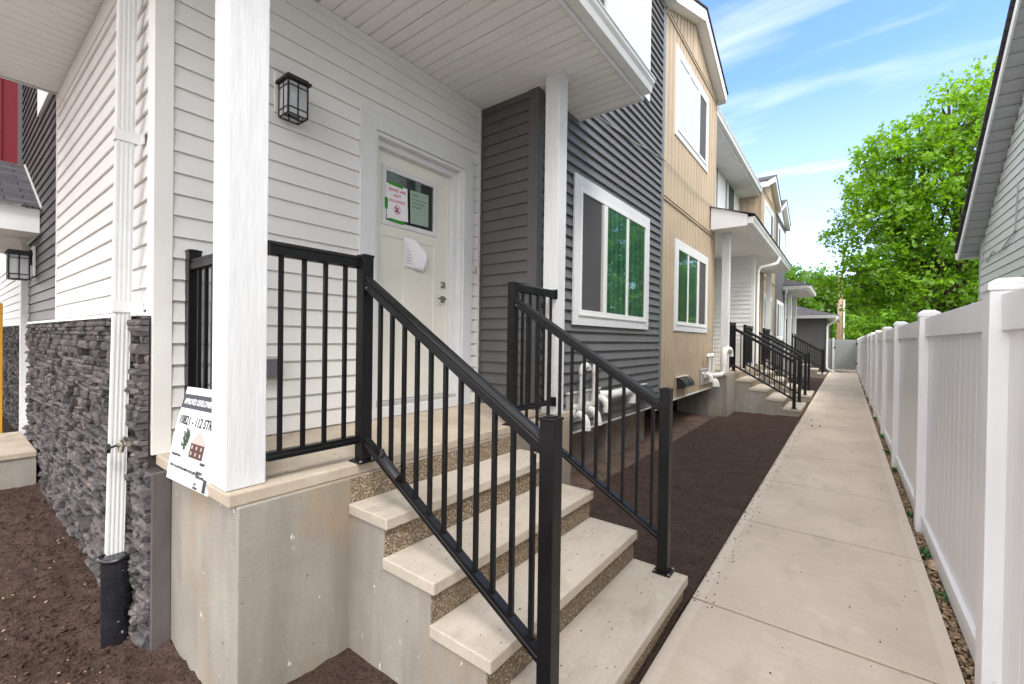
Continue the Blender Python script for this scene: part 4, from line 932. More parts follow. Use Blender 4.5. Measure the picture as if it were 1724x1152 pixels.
mb = MB(); mb.tube([(W+.03, 4.80, .945), (W+.12, 4.88, .945), (W+.13, 4.98, .945), (W+.13, 5.42, .95)], .052, 18); mb.build('horizontal_pipe', M['pvc'], t, smooth=True)
mb = MB(); mb.tube([(W+.13, 5.36, .95)]+[tuple(q) for q in bend((W+.13, 5.44, .85), .10, 90, 0, (Yv, Zv), 8)]+[(W+.13, 5.54, .78)], .058, 18); mb.build('elbow', M['pvc'], t, smooth=True)
def dryer_hood(tf, y0, y1, label):
    TF[0] = tf; o = mp_((W, (y0+y1)/2, .85)); t = thing('dryer_vent_hood', tuple(o), label, 'vent hood', 'black vent hoods')
    B(W+.008, W+.022, y0-.05, y1+.05, .74, .985).build('flange', M['siding_beige'] if tf else M['siding_dark'], t, bevel=.003)
    B(W+.022, W+.055, y0-.03, y1+.03, .96, .975).build('drip_edge', M['vinyl'], t)
    n = 2; wd = (y1-y0)/n
    for k in range(n):
        a = y0+k*wd; prof = [(0, .95), (.06, .945), (.11, .92), (.145, .87), (.16, .80), (.15, .795), (.10, .78), (0, .755)]
        mb = MB(); mb.prism([(W+.022+p, a+.02, z) for p, z in prof], (0, wd-.04, 0)); mb.build('hood', M['black_plastic'], t, bevel=.004)
    TF[0] = None
dryer_hood(None, 5.78, 6.3, 'black double vent hood at the right end of the charcoal bay')
mir = lambda c: (lambda p: Vector((p.x, c-p.y, p.z)))
sh = lambda d: (lambda p: Vector((p.x, p.y+d, p.z)))
dryer_hood(mir(13.96), 5.55, 6.15, 'black double vent hood low on the beige bay')
TF[0] = mir(14.2)
cluster(mir(14.2), 'on the beige bay')
TF[0] = None
t = thing('vent_pipe', (-2.0, 10.6, .95), 'tall white cane-shaped vent pipe curving over the second landing', 'vent pipe')
yb = 10.15
mb = MB(); mb.tube([(W+.03, 9.95, .90), (W+.14, 10.02, .88), (W+.26, 10.12, .90), (W+.30, 10.16, .95), (W+.30, 10.16, 1.15)], .055, 16); mb.build('lower_bend', M['pvc'], t, smooth=True)
mb = MB(); mb.tube([(W+.30, 10.16, 1.10), (W+.30, 10.16, 1.22)]+[tuple(q) for q in bend((W+.30, 10.30, 1.30), .13, 180, 90, (Yv, Zv), 6)]+[(W+.30, 10.62, 1.43)]+[tuple(q) for q in bend((W+.30, 10.68, 1.30), .13, 85, 0, (Yv, Zv), 6)]+[(W+.30, 10.81, 1.27)], .062, 16); mb.build('cane_top', M['pvc'], t, smooth=True)

# ================================================================== TOWNHOUSE B (beige bay) and C, D
def gable_roof(parent, y0, y1, zw, peak, matw, x=W, oh=.17, back=-6.0, eo=.10, wall_battens=True, e0=None, e1=None):
    e0 = eo if e0 is None else e0; e1 = eo if e1 is None else e1
    ym = (y0+y1)/2; s_ = (peak-zw)/((y1-y0)/2)
    top = lambda u: peak-abs(u-ym)*s_
    mb = MB()
    if wall_battens: battens(mb, 'x', x, y0, ym, zw, 0, 1, .19, 7.04, top); battens(mb, 'x', x, ym, y1, zw, 0, 1, .19, 7.04, top)
    else: mb.quad((x+.004, y0, zw), (x+.004, y1, zw), (x+.004, ym, peak))
    mb.build('gable_wall', matw, parent)
    xo = x+oh; ye0, ye1 = y0-e0, y1+e1; ze = zw-eo*s_; f = .20; zs = {ye0: zw-e0*s_, ye1: zw-e1*s_}
    mb = MB()
    for a, b in ((ye0, ym), (ye1, ym)):
        za, zb = zs[a], peak
        mb.quad((x-.02, a, za), (xo, a, za), (xo, b, zb), (x-.02, b, zb))
        mb.quad((x, a, za), (x+.02, a, za), (x+.02, b, zb), (x, b, zb))
    rf = mb.build('rake_soffit', M['soffit'], parent)
    mb = MB()
    for a, sg in ((ye0, 1), (ye1, -1)):
        ze = zs[a]
        mb.prism([(xo, a, ze-.01), (xo, ym, peak-.01), (xo, ym, peak+f), (xo, a, ze+f)], (.025, 0, 0))
        if (e0 if sg > 0 else e1) > .04: mb.prism([(back, a-.0, ze-.01), (xo, a, ze-.01), (xo, a, ze+f), (back, a, ze+f)], (0, -sg*.02, 0))
        # boxed eave soffit along the side
        mb.quad((back, a, ze), (xo, a, ze), (xo, a+sg*eo, ze), (back, a+sg*eo, ze))
    mb.build('rake_fascia', M['trim_h'], parent)
    mb = MB(); g2 = f+.012; ov = .06
    for a, sg in ((ye0, 1), (ye1, -1)):
        ze = zs[a]; a2 = a-sg*ov; z2 = ze-ov*s_
        mb.prism([(xo+.05, a2, z2+g2), (xo+.05, ym, peak+g2), (xo+.05, ym, peak+g2+.025), (xo+.05, a2, z2+g2+.025)], (back-xo-.05, 0, 0))
    mb.build('roof_shingles', M['shingle'], parent, uvfn=lambda c: (c.x, c.y*1.08))
    return rf
def belt(parent, z, y0, y1, m):
    mb = B(W+.002, W+.028, y0, y1, z-.03, z+.012); mb.box(W+.002, W+.040, y0, y1, z+.012, z+.022); mb.build('belt_trim', m, parent)
gable_roof(TA, 3.50, 6.97, 6.88, 7.60, M['siding_dark'], wall_battens=False, e1=.005)
def beige_bay(T, y0, y1, near=True):
    mb = battens(MB(), 'x', W, y0, y1, .60, 6.88, 1, .19, 7.04 if y0 < 10 else 17.1); mb.build('bay_wall', M['siding_beige'], T)
    B(W-.05, W+.02, y0, y1, .573, .600).build('starter_strip', M['vinyl'], T)
    belt(T, 3.90, y0, y1, M['siding_beige']); belt(T, 6.86, y0, y1, M['siding_beige'])
    gable_roof(T, y0-.02, y1, 6.89, 7.585, M['siding_beige'], e0=(.005 if near else .10), e1=(.10 if near else .005))
TB = thing('townhouse', (-3.07, 10, 0), 'townhouse with tan board-and-batten bay directly behind the charcoal bay', 'townhouse', 'townhouses of the row')
beige_bay(TB, 7.0, 10.40)
B(W-.03, W+.012, 10.405, 10.47, .60, 6.85).build('corner_board', M['siding_beige'], TB)
window(TB, W, 7.64, 9.85, 1.775, 3.36, False); window(TB, W, 7.53, 9.69, 5.09, 6.61, False, 'white')
B(-3.45, -3.30, 7.05, 10.15, -.45, .575).build('foundation', M['dark_void'], TB)  # blackened to read as the shaded void below the bay
mb = B(D-.5, W-.02, 7.0, 10.44, .60, 6.85); mb.box(-9, D-.1, 6.95, 13.7, .6, 6.8); mb.box(D-.1, D-.003, 10.45, 13.7, .5, 6.8); mb.build('core_walls', M['dark_void'], TB)
mb = siding(MB(), 'y', 10.47, -3.07, W, .925, 6.85, 1, .1222, .935); mb.build('bay_side_wall', M['siding_white'], TB)
mb = siding(MB(), 'x', D, 10.47, 13.7, .925, ST, 1, .1222, .935, holes=[(10.69, 11.93, .9, 3.36)]); mb.build('porch_wall', M['siding_white'], TB)
TF[0] = mir(13.96); 
dB = door(TB); porch_post(-2.215, -2.065, 3.30, 3.45, .927, ST, TB)
lantern(D, 1.443, 3.19, 'black wall lantern on the second porch behind the tan bay')
TF[0] = None
# partition between the two middle porches
mb = siding(MB(), 'y', 13.70, -3.05, -2.14, .925, ST, -1, .1222, .935); mb.build('partition_wall', M['siding_white'], TB)
B(-3.07, -2.14, 13.705, 13.80, .925, ST).build('partition_core', M['siding_white'], TB)
B(-2.14, -2.04, 13.685, 13.82, .925, ST-.004).build('corner_board', M['dirty_vinyl'], TB, bevel=.003)
B(-3.05, -2.14, 13.683, 13.70, ST-.05, ST-.004).build('frieze', M['siding_white'], TB)
# upper white wall with dark strips
mb = MB(); mb.quad((D+.003, 10.47, 4.2), (D+.003, 17.05, 4.2), (D+.003, 17.05, 6.85), (D+.003, 10.47, 6.85)); mb.build('upper_wall', M['white_panel'], TB)
mb = MB()
for yy in (10.9, 12.1, 13.7, 14.9): mb.box(D+.003, D+.02, yy, yy+.06, 4.2, 6.7)
mb.box(D+.003, D+.018, 10.5, 14.9, 5.35, 5.43); mb.build('batten_strips', M['dark_line'], TB)
mb = MB(); mb.box(D+.004, D+.03, 15.05, 16.15, 5.0, 6.72); wn = mb.build('window', M['trim_h'], TB); B(D+.03, D+.034, 15.2, 16.0, 5.1, 6.6).build('insect_screen', M['screen'], wn)
mb = MB(); grooved_soffit(mb, D, -2.46, 10.40, 17.05, 6.62, 10.6); us = mb.build('upper_eave', M['soffit'], TB)
B(-2.47, -2.45, 10.42, 17.0, 6.60, 6.80).build('fascia', M['trim_h'], us)
prof = [(0, .03), (.085, .03), (.09, .05), (.098, .085), (.118, .115), (.122, .14), (.130, .145), (.130, .157), (0, .157)]
mb = MB(); mb.prism([(-2.448+a, 10.45, 6.62+b) for a, b in prof], (0, 6.42, 0)); mb.build('gutter', M['gutter'], us)
mb = MB(); mb.quad((-2.38, 10.40, 6.80), (-2.38, 17.1, 6.80), (-8, 17.1, 8.0), (-8, 10.40, 8.0)); mb.build('roof_shingles', M['shingle'], us, uvfn=lambda c: (c.y, c.x*1.05))
# second porch roof
mb = MB(); grooved_soffit(mb, D, -1.66, 10.02, 17.5, ST, 10.2); p2 = mb.build('porch_roof', M['soffit'], TB)
eave(None, 10.02, 17.5, 0, p2)
mb = MB()
for yy in (10.0, 17.5): mb = MB(); mb.prism([(-1.643, yy, ST-.012), (-1.643, yy, ST+.21), (W+.03, yy, ST+.49), (W+.03, yy, ST-.012)], (0, .02, 0)); mb.build('end_fascia', M['trim_h'], p2)
mb = MB()
for z_ in (0, .014): mb.quad((-1.50, 9.97, ST+.185+z_), (-1.50, 17.55, ST+.185+z_), (D, 17.55, ST+.71+z_), (D, 9.97, ST+.71+z_))
mb.quad((-1.5, 9.97, ST+.185), (-1.5, 9.97, ST+.199), (D, 9.97, ST+.724), (D, 9.97, ST+.71)); mb.build('roof_shingles', M['shingle'], p2, uvfn=lambda c: (c.y, c.x*1.05))
t = thing('downspout', (-2.0, 13.95, 0), 'white round-bend downspout dropping from the second porch gutter past the partition wall', 'downspout')
mb = MB(); mb.tube([(-1.57, 14.5, 4.02), (-1.57, 14.49, 3.93), (-1.62, 14.42, 3.83), (-1.80, 14.2, 3.76), (-1.96, 14.0, 3.70), (-2.0, 13.93, 3.60), (-2.0, 13.92, 3.3), (-2.0, 13.92, .99)], .045, 14); mb.build('pipe', M['gutter'], t, smooth=True)

# steps 2, 3, 4
TF[0] = mir(13.96)
steps(1.30, 2.78, -.10, 3.68, 'second flight of concrete steps, leading to the porch behind the tan bay')
stair_rail(2.732, 'near black handrail of the second flight of steps', 'black stair handrails'); stair_rail(1.405, 'far black handrail of the second flight of steps', 'black stair handrails')
flat_rail('y', -2.077, 2.764, 3.30, .925, 'short black guard rail beside the slim post of the second porch', [2.86+.105*i for i in range(5)], brackets=(0, 1))
flat_rail('y', -2.077, .20, 1.373, .925, 'black guard rail between the second flight of steps and the partition wall', [.30+.105*i for i in range(10)])
TF[0] = sh(13.0)
steps(1.30, 2.88, 1.08, 4.25, 'third flight of concrete steps, just past the partition wall')
stair_rail(1.405, 'near black handrail of the third flight of steps', 'black stair handrails'); stair_rail(2.80, 'far black handrail of the third flight of steps', 'black stair handrails')
flat_rail('y', -2.077, 2.83, 4.15, .925, 'black guard rail between the third flight of steps and the grey porch post', [2.93+.105*i for i in range(12)])
TF[0] = None
TC = thing('townhouse', (-3.07, 19, 0), 'third townhouse along the row, its tan bay gable followed by a dark bay', 'townhouse', 'townhouses of the row')
beige_bay(TC, 17.06, 20.70, False)
mb = battens(MB(), 'y', 17.05, D, W, .925, 6.85, -1, .19, -3.0); mb.build('bay_side_wall', M['siding_beige'], TC)
B(W-.04, W+.01, 17.03, 17.06, .6, 6.85).build('corner_board', M['siding_beige'], TC)
window(TC, W, 17.5, 19.85, 5.09, 6.61, False, 'white'); window(TC, W, 17.7, 19.9, 1.775, 3.36, False)
mb = siding(MB(), 'x', D, 13.8, 17.04, .925, ST, 1, .1222, .935); mb.build('porch_wall', M['siding_white'], TC)
mb = B(-9, D-.02, 13.7, 24.1, .5, 6.8); mb.box(D-.02, W-.03, 17.08, 24.1, .6, 6.8); mb.build('core_walls', M['dark_void'], TC)
B(-2.9, -2.75, 17.1, 24.2, -.45, .6).build('foundation', M['foundation'], TC)
TF[0] = sh(13.6); porch_post(-2.23, -2.08, 3.62, 3.78, .927, ST, TC)
lantern(D, 1.60, 3.19, 'black wall lantern on the third porch'); TF[0] = None
TF[0] = sh(13.6); door(TC); TF[0] = None
mb = siding(MB(), 'x', W, 20.80, 24.12, .60, 6.87, 1, .1112, 1.024); mb.build('dark_bay_wall', M['siding_dark'], TC)
B(W-.02, W+.02, 20.70, 20.80, .6, 6.88).build('corner_board', M['trim_dark'], TC); B(W-.02, W+.02, 24.12, 24.2, .6, 6.88).build('corner_board', M['trim_dark'], TC)
mb = siding(MB(), 'y', 24.19, -6, W, .6, 6.87, 1, .1112, 1.024); mb.build('end_wall', M['siding_dark'], TC)
gable_roof(TC, 20.74, 24.16, 6.89, 7.60, M['white_panel'], wall_battens=False); belt(TC, 6.87, 20.8, 24.2, M['trim_dark'])
window(TC, W, 21.35, 23.9, 1.70, 3.40, True, 'white'); window(TC, W, 21.35, 23.9, 5.09, 6.61, True, 'white')
# far hip-roofed porch
PD = thing('hip_roof_porch', (-2.5, 25.6, 0), 'farthest porch with small grey hip roof on two white posts', 'porch')
mb = B(-4.4, -1.44, 23.55, 27.8, ST, ST+.02); mb.build('soffit', M['soffit'], PD)
mb = B(-4.4, -1.44, 23.52, 23.55, ST-.02, ST+.2); mb.box(-1.44, -1.41, 23.52, 27.8, ST-.02, ST+.2); mb.build('fascia', M['trim_h'], PD)
mb = MB(); mb.prism([(-1.408+a, 23.5, ST+b) for a, b in prof], (0, 4.3, 0)); mb.prism([(-2.36, 23.518-a, ST+b) for a, b in prof], (.95, 0, 0)); mb.build('gutter', M['gutter'], PD)
mb = MB(); zt_ = ST+.20; rz = ST+.85
mb.quad((-4.4, 23.40, zt_), (-1.30, 23.40, zt_), (-2.9, 25.0, rz), (-4.4, 25.0, rz)); mb.quad((-1.30, 23.40, zt_), (-1.30, 27.9, zt_), (-2.9, 26.3, rz), (-2.9, 25.0, rz)); mb.quad((-1.3, 27.9, zt_), (-4.4, 27.9, zt_), (-4.4, 26.3, rz), (-2.9, 26.3, rz)); mb.quad((-2.9, 25, rz), (-2.9, 26.3, rz), (-4.4, 26.3, rz), (-4.4, 25, rz))
mb.build('roof_shingles', M['shingle'], PD, uvfn=lambda c: (c.x, c.y*1.05))
porch_post(-2.24, -2.08, 24.30, 24.46, .927, ST, PD); porch_post(-2.24, -2.08, 26.75, 26.91, .927, ST, PD)
mb = siding(MB(), 'x', D, 24.2, 27.4, .925, ST, 1, .1112, 1.0); mb.build('porch_wall', M['siding_dark'], PD)
mb = B(-6, D-.01, 24.2, 27.5, -.3, 6.2); mb.build('core_walls', M['siding_dark'], PD)
TF[0] = sh(23.6)
steps(1.30, 2.82, .62, 3.62, 'farthest flight of concrete steps, below the small hip roof')
stair_rail(1.405, 'near black handrail of the farthest flight of steps', 'black stair handrails'); stair_rail(2.74, 'far black handrail of the farthest flight of steps', 'black stair handrails')
TF[0] = None
t = thing('downspout', (-2.4, 24.15, 0), 'slim white downspout at the end of the distant dark bay beside the hip-roofed porch', 'downspout')
mb = MB(); mb.tube([(-2.2, 23.48, 4.0), (-2.22, 23.48, 3.9), (-2.30, 23.9, 3.75), (-2.31, 24.05, 3.6), (-2.31, 24.05, .1)], .045, 10); mb.build('pipe', M['gutter'], t, smooth=True)

# ================================================================== GARAGE, GATE, POLE
G = thing('garage', (-3.5, 33, 0), 'low dark-sided garage with grey hip roof at the end of the walk', 'garage')
mb = siding(MB(), 'y', 30.0, -7, -.95, .0, 2.98, -1, .1112, .0); mb.build('front_wall', M['siding_dark'], G)
B(-.95, -.86, 29.97, 30.06, 0, 2.98).build('corner_board', M['trim_dark'], G)
mb = B(-7, -.87, 30.02, 36, -.2, 2.98); mb.build('core_walls', M['siding_dark'], G)
B(-7.4, -.45, 29.6, 36.4, 2.975, 2.99).build('soffit', M['soffit'], G)
mb = B(-7.4, -.45, 29.57, 29.60, 2.96, 3.09); mb.box(-.45, -.42, 29.57, 36.4, 2.96, 3.09); mb.build('fascia', M['trim_h'], G)
mb = MB(); mb.prism([(-7.4, 29.568-a, 2.95+b) for a, b in prof], (6.98, 0, 0)); mb.prism([(-.418+a*.8, 29.5, 2.95+b) for a, b in prof], (0, 6.9, 0)); mb.build('gutter', M['gutter'], G)
mb = MB(); a_ = (-7.5, 29.45, 3.10); b_ = (-.30, 29.45, 3.10); c_ = (-.30, 36.5, 3.10); d_ = (-7.5, 36.5, 3.10); e_ = (-3.9, 32.97, 4.30)
mb.quad(a_, b_, e_); mb.quad(b_, c_, e_); mb.quad(c_, d_, e_); mb.quad(d_, a_, e_); mb.build('roof_shingles', M['shingle'], G, uvfn=lambda c: (c.x, c.y*1.05))
mb = MB(); mb.tube([(-.45, 29.5, 3.0), (-.45, 29.5, 2.90), (-.52, 29.62, 2.78), (-.80, 29.9, 2.62), (-.86, 29.93, 2.5), (-.86, 29.93, .35), (-.84, 29.85, .18), (-.60, 29.2, .10), (-.5, 28.95, .06)], .05, 12); mb.build('downspout', M['gutter'], G, smooth=True)
t = thing('gate', (0, 30.9, 0), 'grey vinyl gate closing the end of the walk', 'gate')
mb = B(-.52, .44, 30.88, 30.93, .20, 1.80)
for k in range(7): mb.box(-.50+.135*k, -.50+.135*k+.125, 30.87, 30.88, .30, 1.72)
mb.build('gate_panel', M['gate_grey'], t)
mb = B(-.64, -.545, 30.86, 30.96, 0, 1.90); mb.build('gate_post', M['fence'], t, bevel=.004); mb = B(.455, .55, 30.86, 30.96, 0, 1.86); mb.build('gate_post', M['fence'], t, bevel=.004)
for xx, zz in ((-.53, 1.35), (.45, 1.58), (.45, .50)): B(xx-.04, xx+.045, 30.84, 30.862, zz-.035, zz+.035).build('gate_hinge', M['black'], t)
t = thing('retaining_post', (-.75, 31.3, 0), 'grey fence panel standing between the garage and the gate', 'fence panel'); B(-.86, -.64, 30.93, 30.97, 0, 1.85).build('panel', M['gate_grey'], t)
t = thing('utility_pole', (-.42, 38, 0), 'weathered wooden utility pole rising among the trees behind the gate', 'utility pole')
mb = MB(); mb.tube([(-.42, 38, -.3), (-.38, 38, 6.3)], [.165, .13], 14); mb.build('pole_shaft', M['pole'], t, smooth=True)
mb = MB(); mb.tube([(-.17, 37.9, -.3), (-.17, 37.9, 4.6)], .05, 8); mb.build('cable_guard', M['gutter'], t)

# ================================================================== FENCE
FN = thing('vinyl_fence', (.56, 12, 0), 'long white vinyl privacy fence along the right side of the walk', 'fence')
posts = [-2.0, .45, 2.885, 5.23, 7.73, 10.05, 12.6, 15.05, 17.5, 19.9, 22.4, 24.8, 27.2, 29.7]
for y in posts:
    p = B(.50, .628, y-.064, y+.064, -.10, 1.842).build('fence_post', M['fence'], FN, bevel=.005)
    mb = B(.492, .636, y-.072, y+.072, 1.842, 1.872); c_ = (.564, y, 1.905); k_ = [(.492, y-.072, 1.872), (.636, y-.072, 1.872), (.636, y+.072, 1.872), (.492, y+.072, 1.872)]
    k2 = [(.527, y-.037, 1.898), (.601, y-.037, 1.898), (.601, y+.037, 1.898), (.527, y+.037, 1.898)]
    mb.add(k_+k2, [(0, 1, 5, 4), (1, 2, 6, 5), (2, 3, 7, 6), (3, 0, 4, 7), (4, 5, 6, 7)]); mb.build('post_cap', M['fence'], p, bevel=.003)
posts.append(31.5)
for a, b in zip(posts, posts[1:]):
    a1, b1 = a+.064, b-.064
    B(.535, .585, a1, b1, 1.665, 1.825).build('top_rail', M['fence'], FN, bevel=.004)
    B(.535, .585, a1, b1, .0, .125).build('bottom_rail', M['fence'], FN, bevel=.004)
    mb = MB(); u = a1; prf = []
    while u < b1-.01:
        e = min(u+.148, b1)
        if a < 16: prf += [(u, .5625), (u+.004, .5605), (u+.05, .5602), (u+.052, .5606), (u+.096, .5606), (u+.098, .5602), (e-.004, .5605), (e, .5625)]
        else: prf += [(u, .566), (u+.006, .560), (e-.006, .560)]
        u = e
    for (p0, x0), (p1, x1) in zip(prf, prf[1:]): mb.quad((x0, p0, .12), (x1, p1, .12), (x1, p1, 1.67), (x0, p0, 1.67))
    mb.box(.567, .575, a1, b1, .12, 1.67)
    mb.build('fence_panel', M['fence_infill'], FN)

# ================================================================== NEIGHBOUR HOUSE (right)
NH = thing('neighbour_house', (4, 6, 0), 'sage grey clapboard house with steep gable roof beyond the white fence', 'house')
nxw = 2.0; yc_, slope = 12.0, .766; zE = 3.47; ypk = 5.0; zpk = zE+slope*(yc_-ypk)
mb = MB(); z = -.1; pitch = .142
while z < zpk:
    b = min(z+pitch, zpk); tz = max(0, (b-zE))/slope; ya, yb_ = 2*ypk-yc_+tz, yc_-tz
    tz2 = max(0, (z-zE))/slope; 
    f1, f2 = nxw-.016, nxw-.002
    mb.quad((f1, ya, z), (f1, yb_, z), (f2, yb_, b), (f2, ya, b)); mb.quad((nxw, ya, z+.0005), (nxw, yb_, z+.0005), (f1, yb_, z), (f1, ya, z))
    z += pitch
mb.build('gable_wall', M['neigh'], NH)
B(nxw-.02, nxw+.06, yc_-.06, yc_+.015, -.1, zE+.05).build('corner_board', M['neigh_soffit'], NH)
mb = MB(); mb.prism([(nxw+.01, yc_, -.1), (nxw+.01, yc_, zE), (nxw+.01, ypk, zpk), (nxw+.01, 2*ypk-yc_, zE), (nxw+.01, 2*ypk-yc_, -.1)], (7, 0, 0)); mb.build('core_walls', M['neigh'], NH)
xr = 1.74; ye = yc_+.24; zee = zE-.24*slope
mb = MB(); n = 46
for k in range(n):       # ribbed rake soffit
    for (a, b, dz) in ((k/n, (k+.85)/n, 0), ((k+.85)/n, (k+1)/n, .006)):
        pa = Vector((0, ye+(ypk-ye)*a, zee+(zpk-zee)*a+dz)); pb = Vector((0, ye+(ypk-ye)*b, zee+(zpk-zee)*b+dz))
        mb.quad((xr, pa.y, pa.z), (nxw, pa.y, pa.z), (nxw, pb.y, pb.z), (xr, pb.y, pb.z))
ye2 = 2*ypk-ye; mb.quad((xr, ye2, zee), (nxw, ye2, zee), (nxw, ypk, zpk), (xr, ypk, zpk)); mb.build('rake_soffit', M['neigh_soffit'], NH)
mb = MB(); mb.prism([(xr, ye, zee-.02), (xr, ypk, zpk-.02), (xr, ypk, zpk+.16), (xr, ye, zee+.13)], (-.025, 0, 0)); mb.prism([(xr, ye2, zee-.02), (xr, ypk, zpk-.02), (xr, ypk, zpk+.16), (xr, ye2, zee+.13)], (-.025, 0, 0)); mb.build('rake_fascia', M['trim_h'], NH)
mb = MB()
for yy in (ye, ye2):
    sg = 1 if yy == ye else -1
    mb.prism([(xr-.07, yy+sg*.05, zee+.13), (xr-.07, ypk, zpk+.19), (xr-.07, ypk, zpk+.225), (xr-.07, yy+sg*.05, zee+.165)], (8, 0, 0))
mb.build('roof_shingles', M['shingle'], NH, uvfn=lambda c: (c.x, c.y*1.2))
mb = MB(); mb.prism([(xr-.04, ye+a, zee-.03+b) for a, b in prof], (8, 0, 0)); mb.quad((xr, yc_, zee), (9, yc_, zee), (9, ye, zee), (xr, ye, zee)); mb.build('gutter', M['gutter'], NH)
t = thing('utility_cable', (1.98, 9.5, 3.2), 'thin grey cable stapled across the sage grey gable wall', 'cable')
mb = MB(); mb.tube([(1.975, 9.68, 4.0), (1.975, 9.72, 3.6), (1.975, 9.76, 3.32), (1.965, 10.1, 3.22), (1.97, 10.6, 3.12), (1.965, 10.95, 3.22), (1.97, 11.3, 3.10), (1.965, 11.6, 3.16), (1.97, 11.9, 3.38)], .010, 6); mb.build('cable', M['plastic_grey'], t, smooth=True)

# ================================================================== LEFT NEIGHBOUR UNIT
LU = thing('townhouse', (-11, 1, 0), 'neighbouring unit at far left with red upper wall and shingled porch roof', 'townhouse', 'townhouses of the row')
mb = MB(); mb.quad((-9.42, -6, 3.95), (-9.42, .74, 3.95), (-9.42, .74, 7), (-9.42, -6, 7))
for yy in [-5.9+.4*k for k in range(17)]: mb.box(-9.42, -9.395, yy, yy+.04, 3.95, 7)
mb.build('upper_wall', M['red_wall'], LU); B(-9.5, -9.39, -6, .74, 3.90, 3.95).build('belt_trim', M['vinyl'], LU)
B(-9.47, -9.40, .69, .75, 3.9, 7).build('corner_board', M['trim_dark'], LU)
mb = B(-14, -9.44, -6, .8, 3.9, 7); mb.build('core_walls', M['siding_white'], LU)
pr_ = MB(); pr_.quad((-7.34, -3, 3.02), (-7.34, .73, 3.02), (-8.95, .73, 3.87), (-8.95, -3, 3.87)); pr_.quad((-7.34, .735, 2.99), (-7.34, .735, 3.02), (-8.95, .735, 3.87), (-8.95, .735, 3.84))
pr_.quad((-8.95, -3, 3.87), (-8.95, .73, 3.87), (-9.45, .73, 3.9), (-9.45, -3, 3.9))
rl = pr_.build('porch_roof', M['shingle'], LU, uvfn=lambda c: (c.y, c.x*1.15))
B(-7.44, -7.41, -3, .715, 2.74, 3.01).build('fascia', M['trim_h'], rl); B(-9.9, -7.44, -3, .71, 2.75, 2.77).build('soffit', M['soffit'], rl)
mb = MB(); mb.prism([(-7.36, .71, 3.035), (-7.34, .71, 3.01), (-8.92, .71, 3.85), (-8.95, .71, 3.885)], (0, .02, 0)); mb.build('wall_flashing', M['plastic_grey'], rl)
mb = siding(MB(), 'y', .80, -24, -8.0, 1.70, 2.75, -1, .1265, 1.70); mb.build('porch_wall', M['siding_white'], LU)
mb = B(-24, -8.0, .82, .95, -.3, 4); mb.build('porch_core', M['siding_white'], LU)
mb = stones(MB(), -16, -8.75, -.1, 1.70, .80, 9); mb.build('stone_veneer', M['stone'], LU)
porch_post(-8.75, -8.60, .665, .815, .0, 2.75, LU, False)
t = thing('landing', (-8, 0, 0), 'low pale concrete landing at the far left edge beside the stone wall', 'landing')
B(-8.4, -6.88, -2.5, .655, .27, .33).build('landing_slab', M['concrete_cap'], t, bevel=.008); B(-8.38, -6.90, -2.47, .65, -.4, .27).build('landing_wall', M['concrete'], t)
lantern(-7.98, .735, 2.42, 'black wall lantern under the far left porch roof', nrm='-y', scale=1.35)
t = thing('yellow_level', (-9.0, .53, 0), 'yellow spirit level standing against the far left stone wall', 'level')
B(-9.02, -8.98, .500, .535, -.1, 1.98).build('level_body', M['yellow'], t, bevel=.004)

# ================================================================== TREES
def leaves_mesh(name, centers, radii, per, size, m, parent, up_bias=.5):
    n = len(centers)*per; C_ = np.repeat(np.array(centers), per, 0); Rr = np.repeat(np.array(radii), per)[:, None]
    d = rng.normal(size=(n, 3)); d /= np.linalg.norm(d, axis=1)[:, None]
    p = C_ + d*Rr*(rng.random((n, 1))**.5)*np.array([1, 1, .75])
    a = rng.normal(size=(n, 3)); a[:, 2] -= .35; a /= np.linalg.norm(a, axis=1)[:, None]
    nn2 = rng.normal(size=(n, 3))*.6; nn2[:, 2] += up_bias*1.4; b = np.cross(a, nn2); b /= np.linalg.norm(b, axis=1)[:, None]; nrm_ = np.cross(a, b)
    s = size*(rng.random((n, 1))**1.5*1.0+.5)
    v0 = p; v1 = p+a*s*.45+b*s*.42+nrm_*s*.10; v2 = p+a*s; v3 = p+a*s*.45-b*s*.42+nrm_*s*.10
    V = np.stack([v0, v1, v2, v3], 1).reshape(-1, 3) - np.array(ORG[parent.name])
    me = bpy.data.meshes.new(name); me.vertices.add(n*4); me.vertices.foreach_set('co', V.astype(np.float32).ravel())
    me.loops.add(n*6); idx = np.arange(n)[:, None]*4+np.array([0, 1, 2, 0, 2, 3]); me.loops.foreach_set('vertex_index', idx.astype(np.int32).ravel())
    me.polygons.add(n*2); me.polygons.foreach_set('loop_start', (np.arange(n*2)*3).astype(np.int32)); me.polygons.foreach_set('loop_total', np.full(n*2, 3, np.int32))
    me.update(calc_edges=True); me.validate(); me.materials.append(m)
    o = bpy.data.objects.new(name, me); COL.objects.link(o); o.parent = parent; ORG[o.name] = ORG[parent.name]; return o
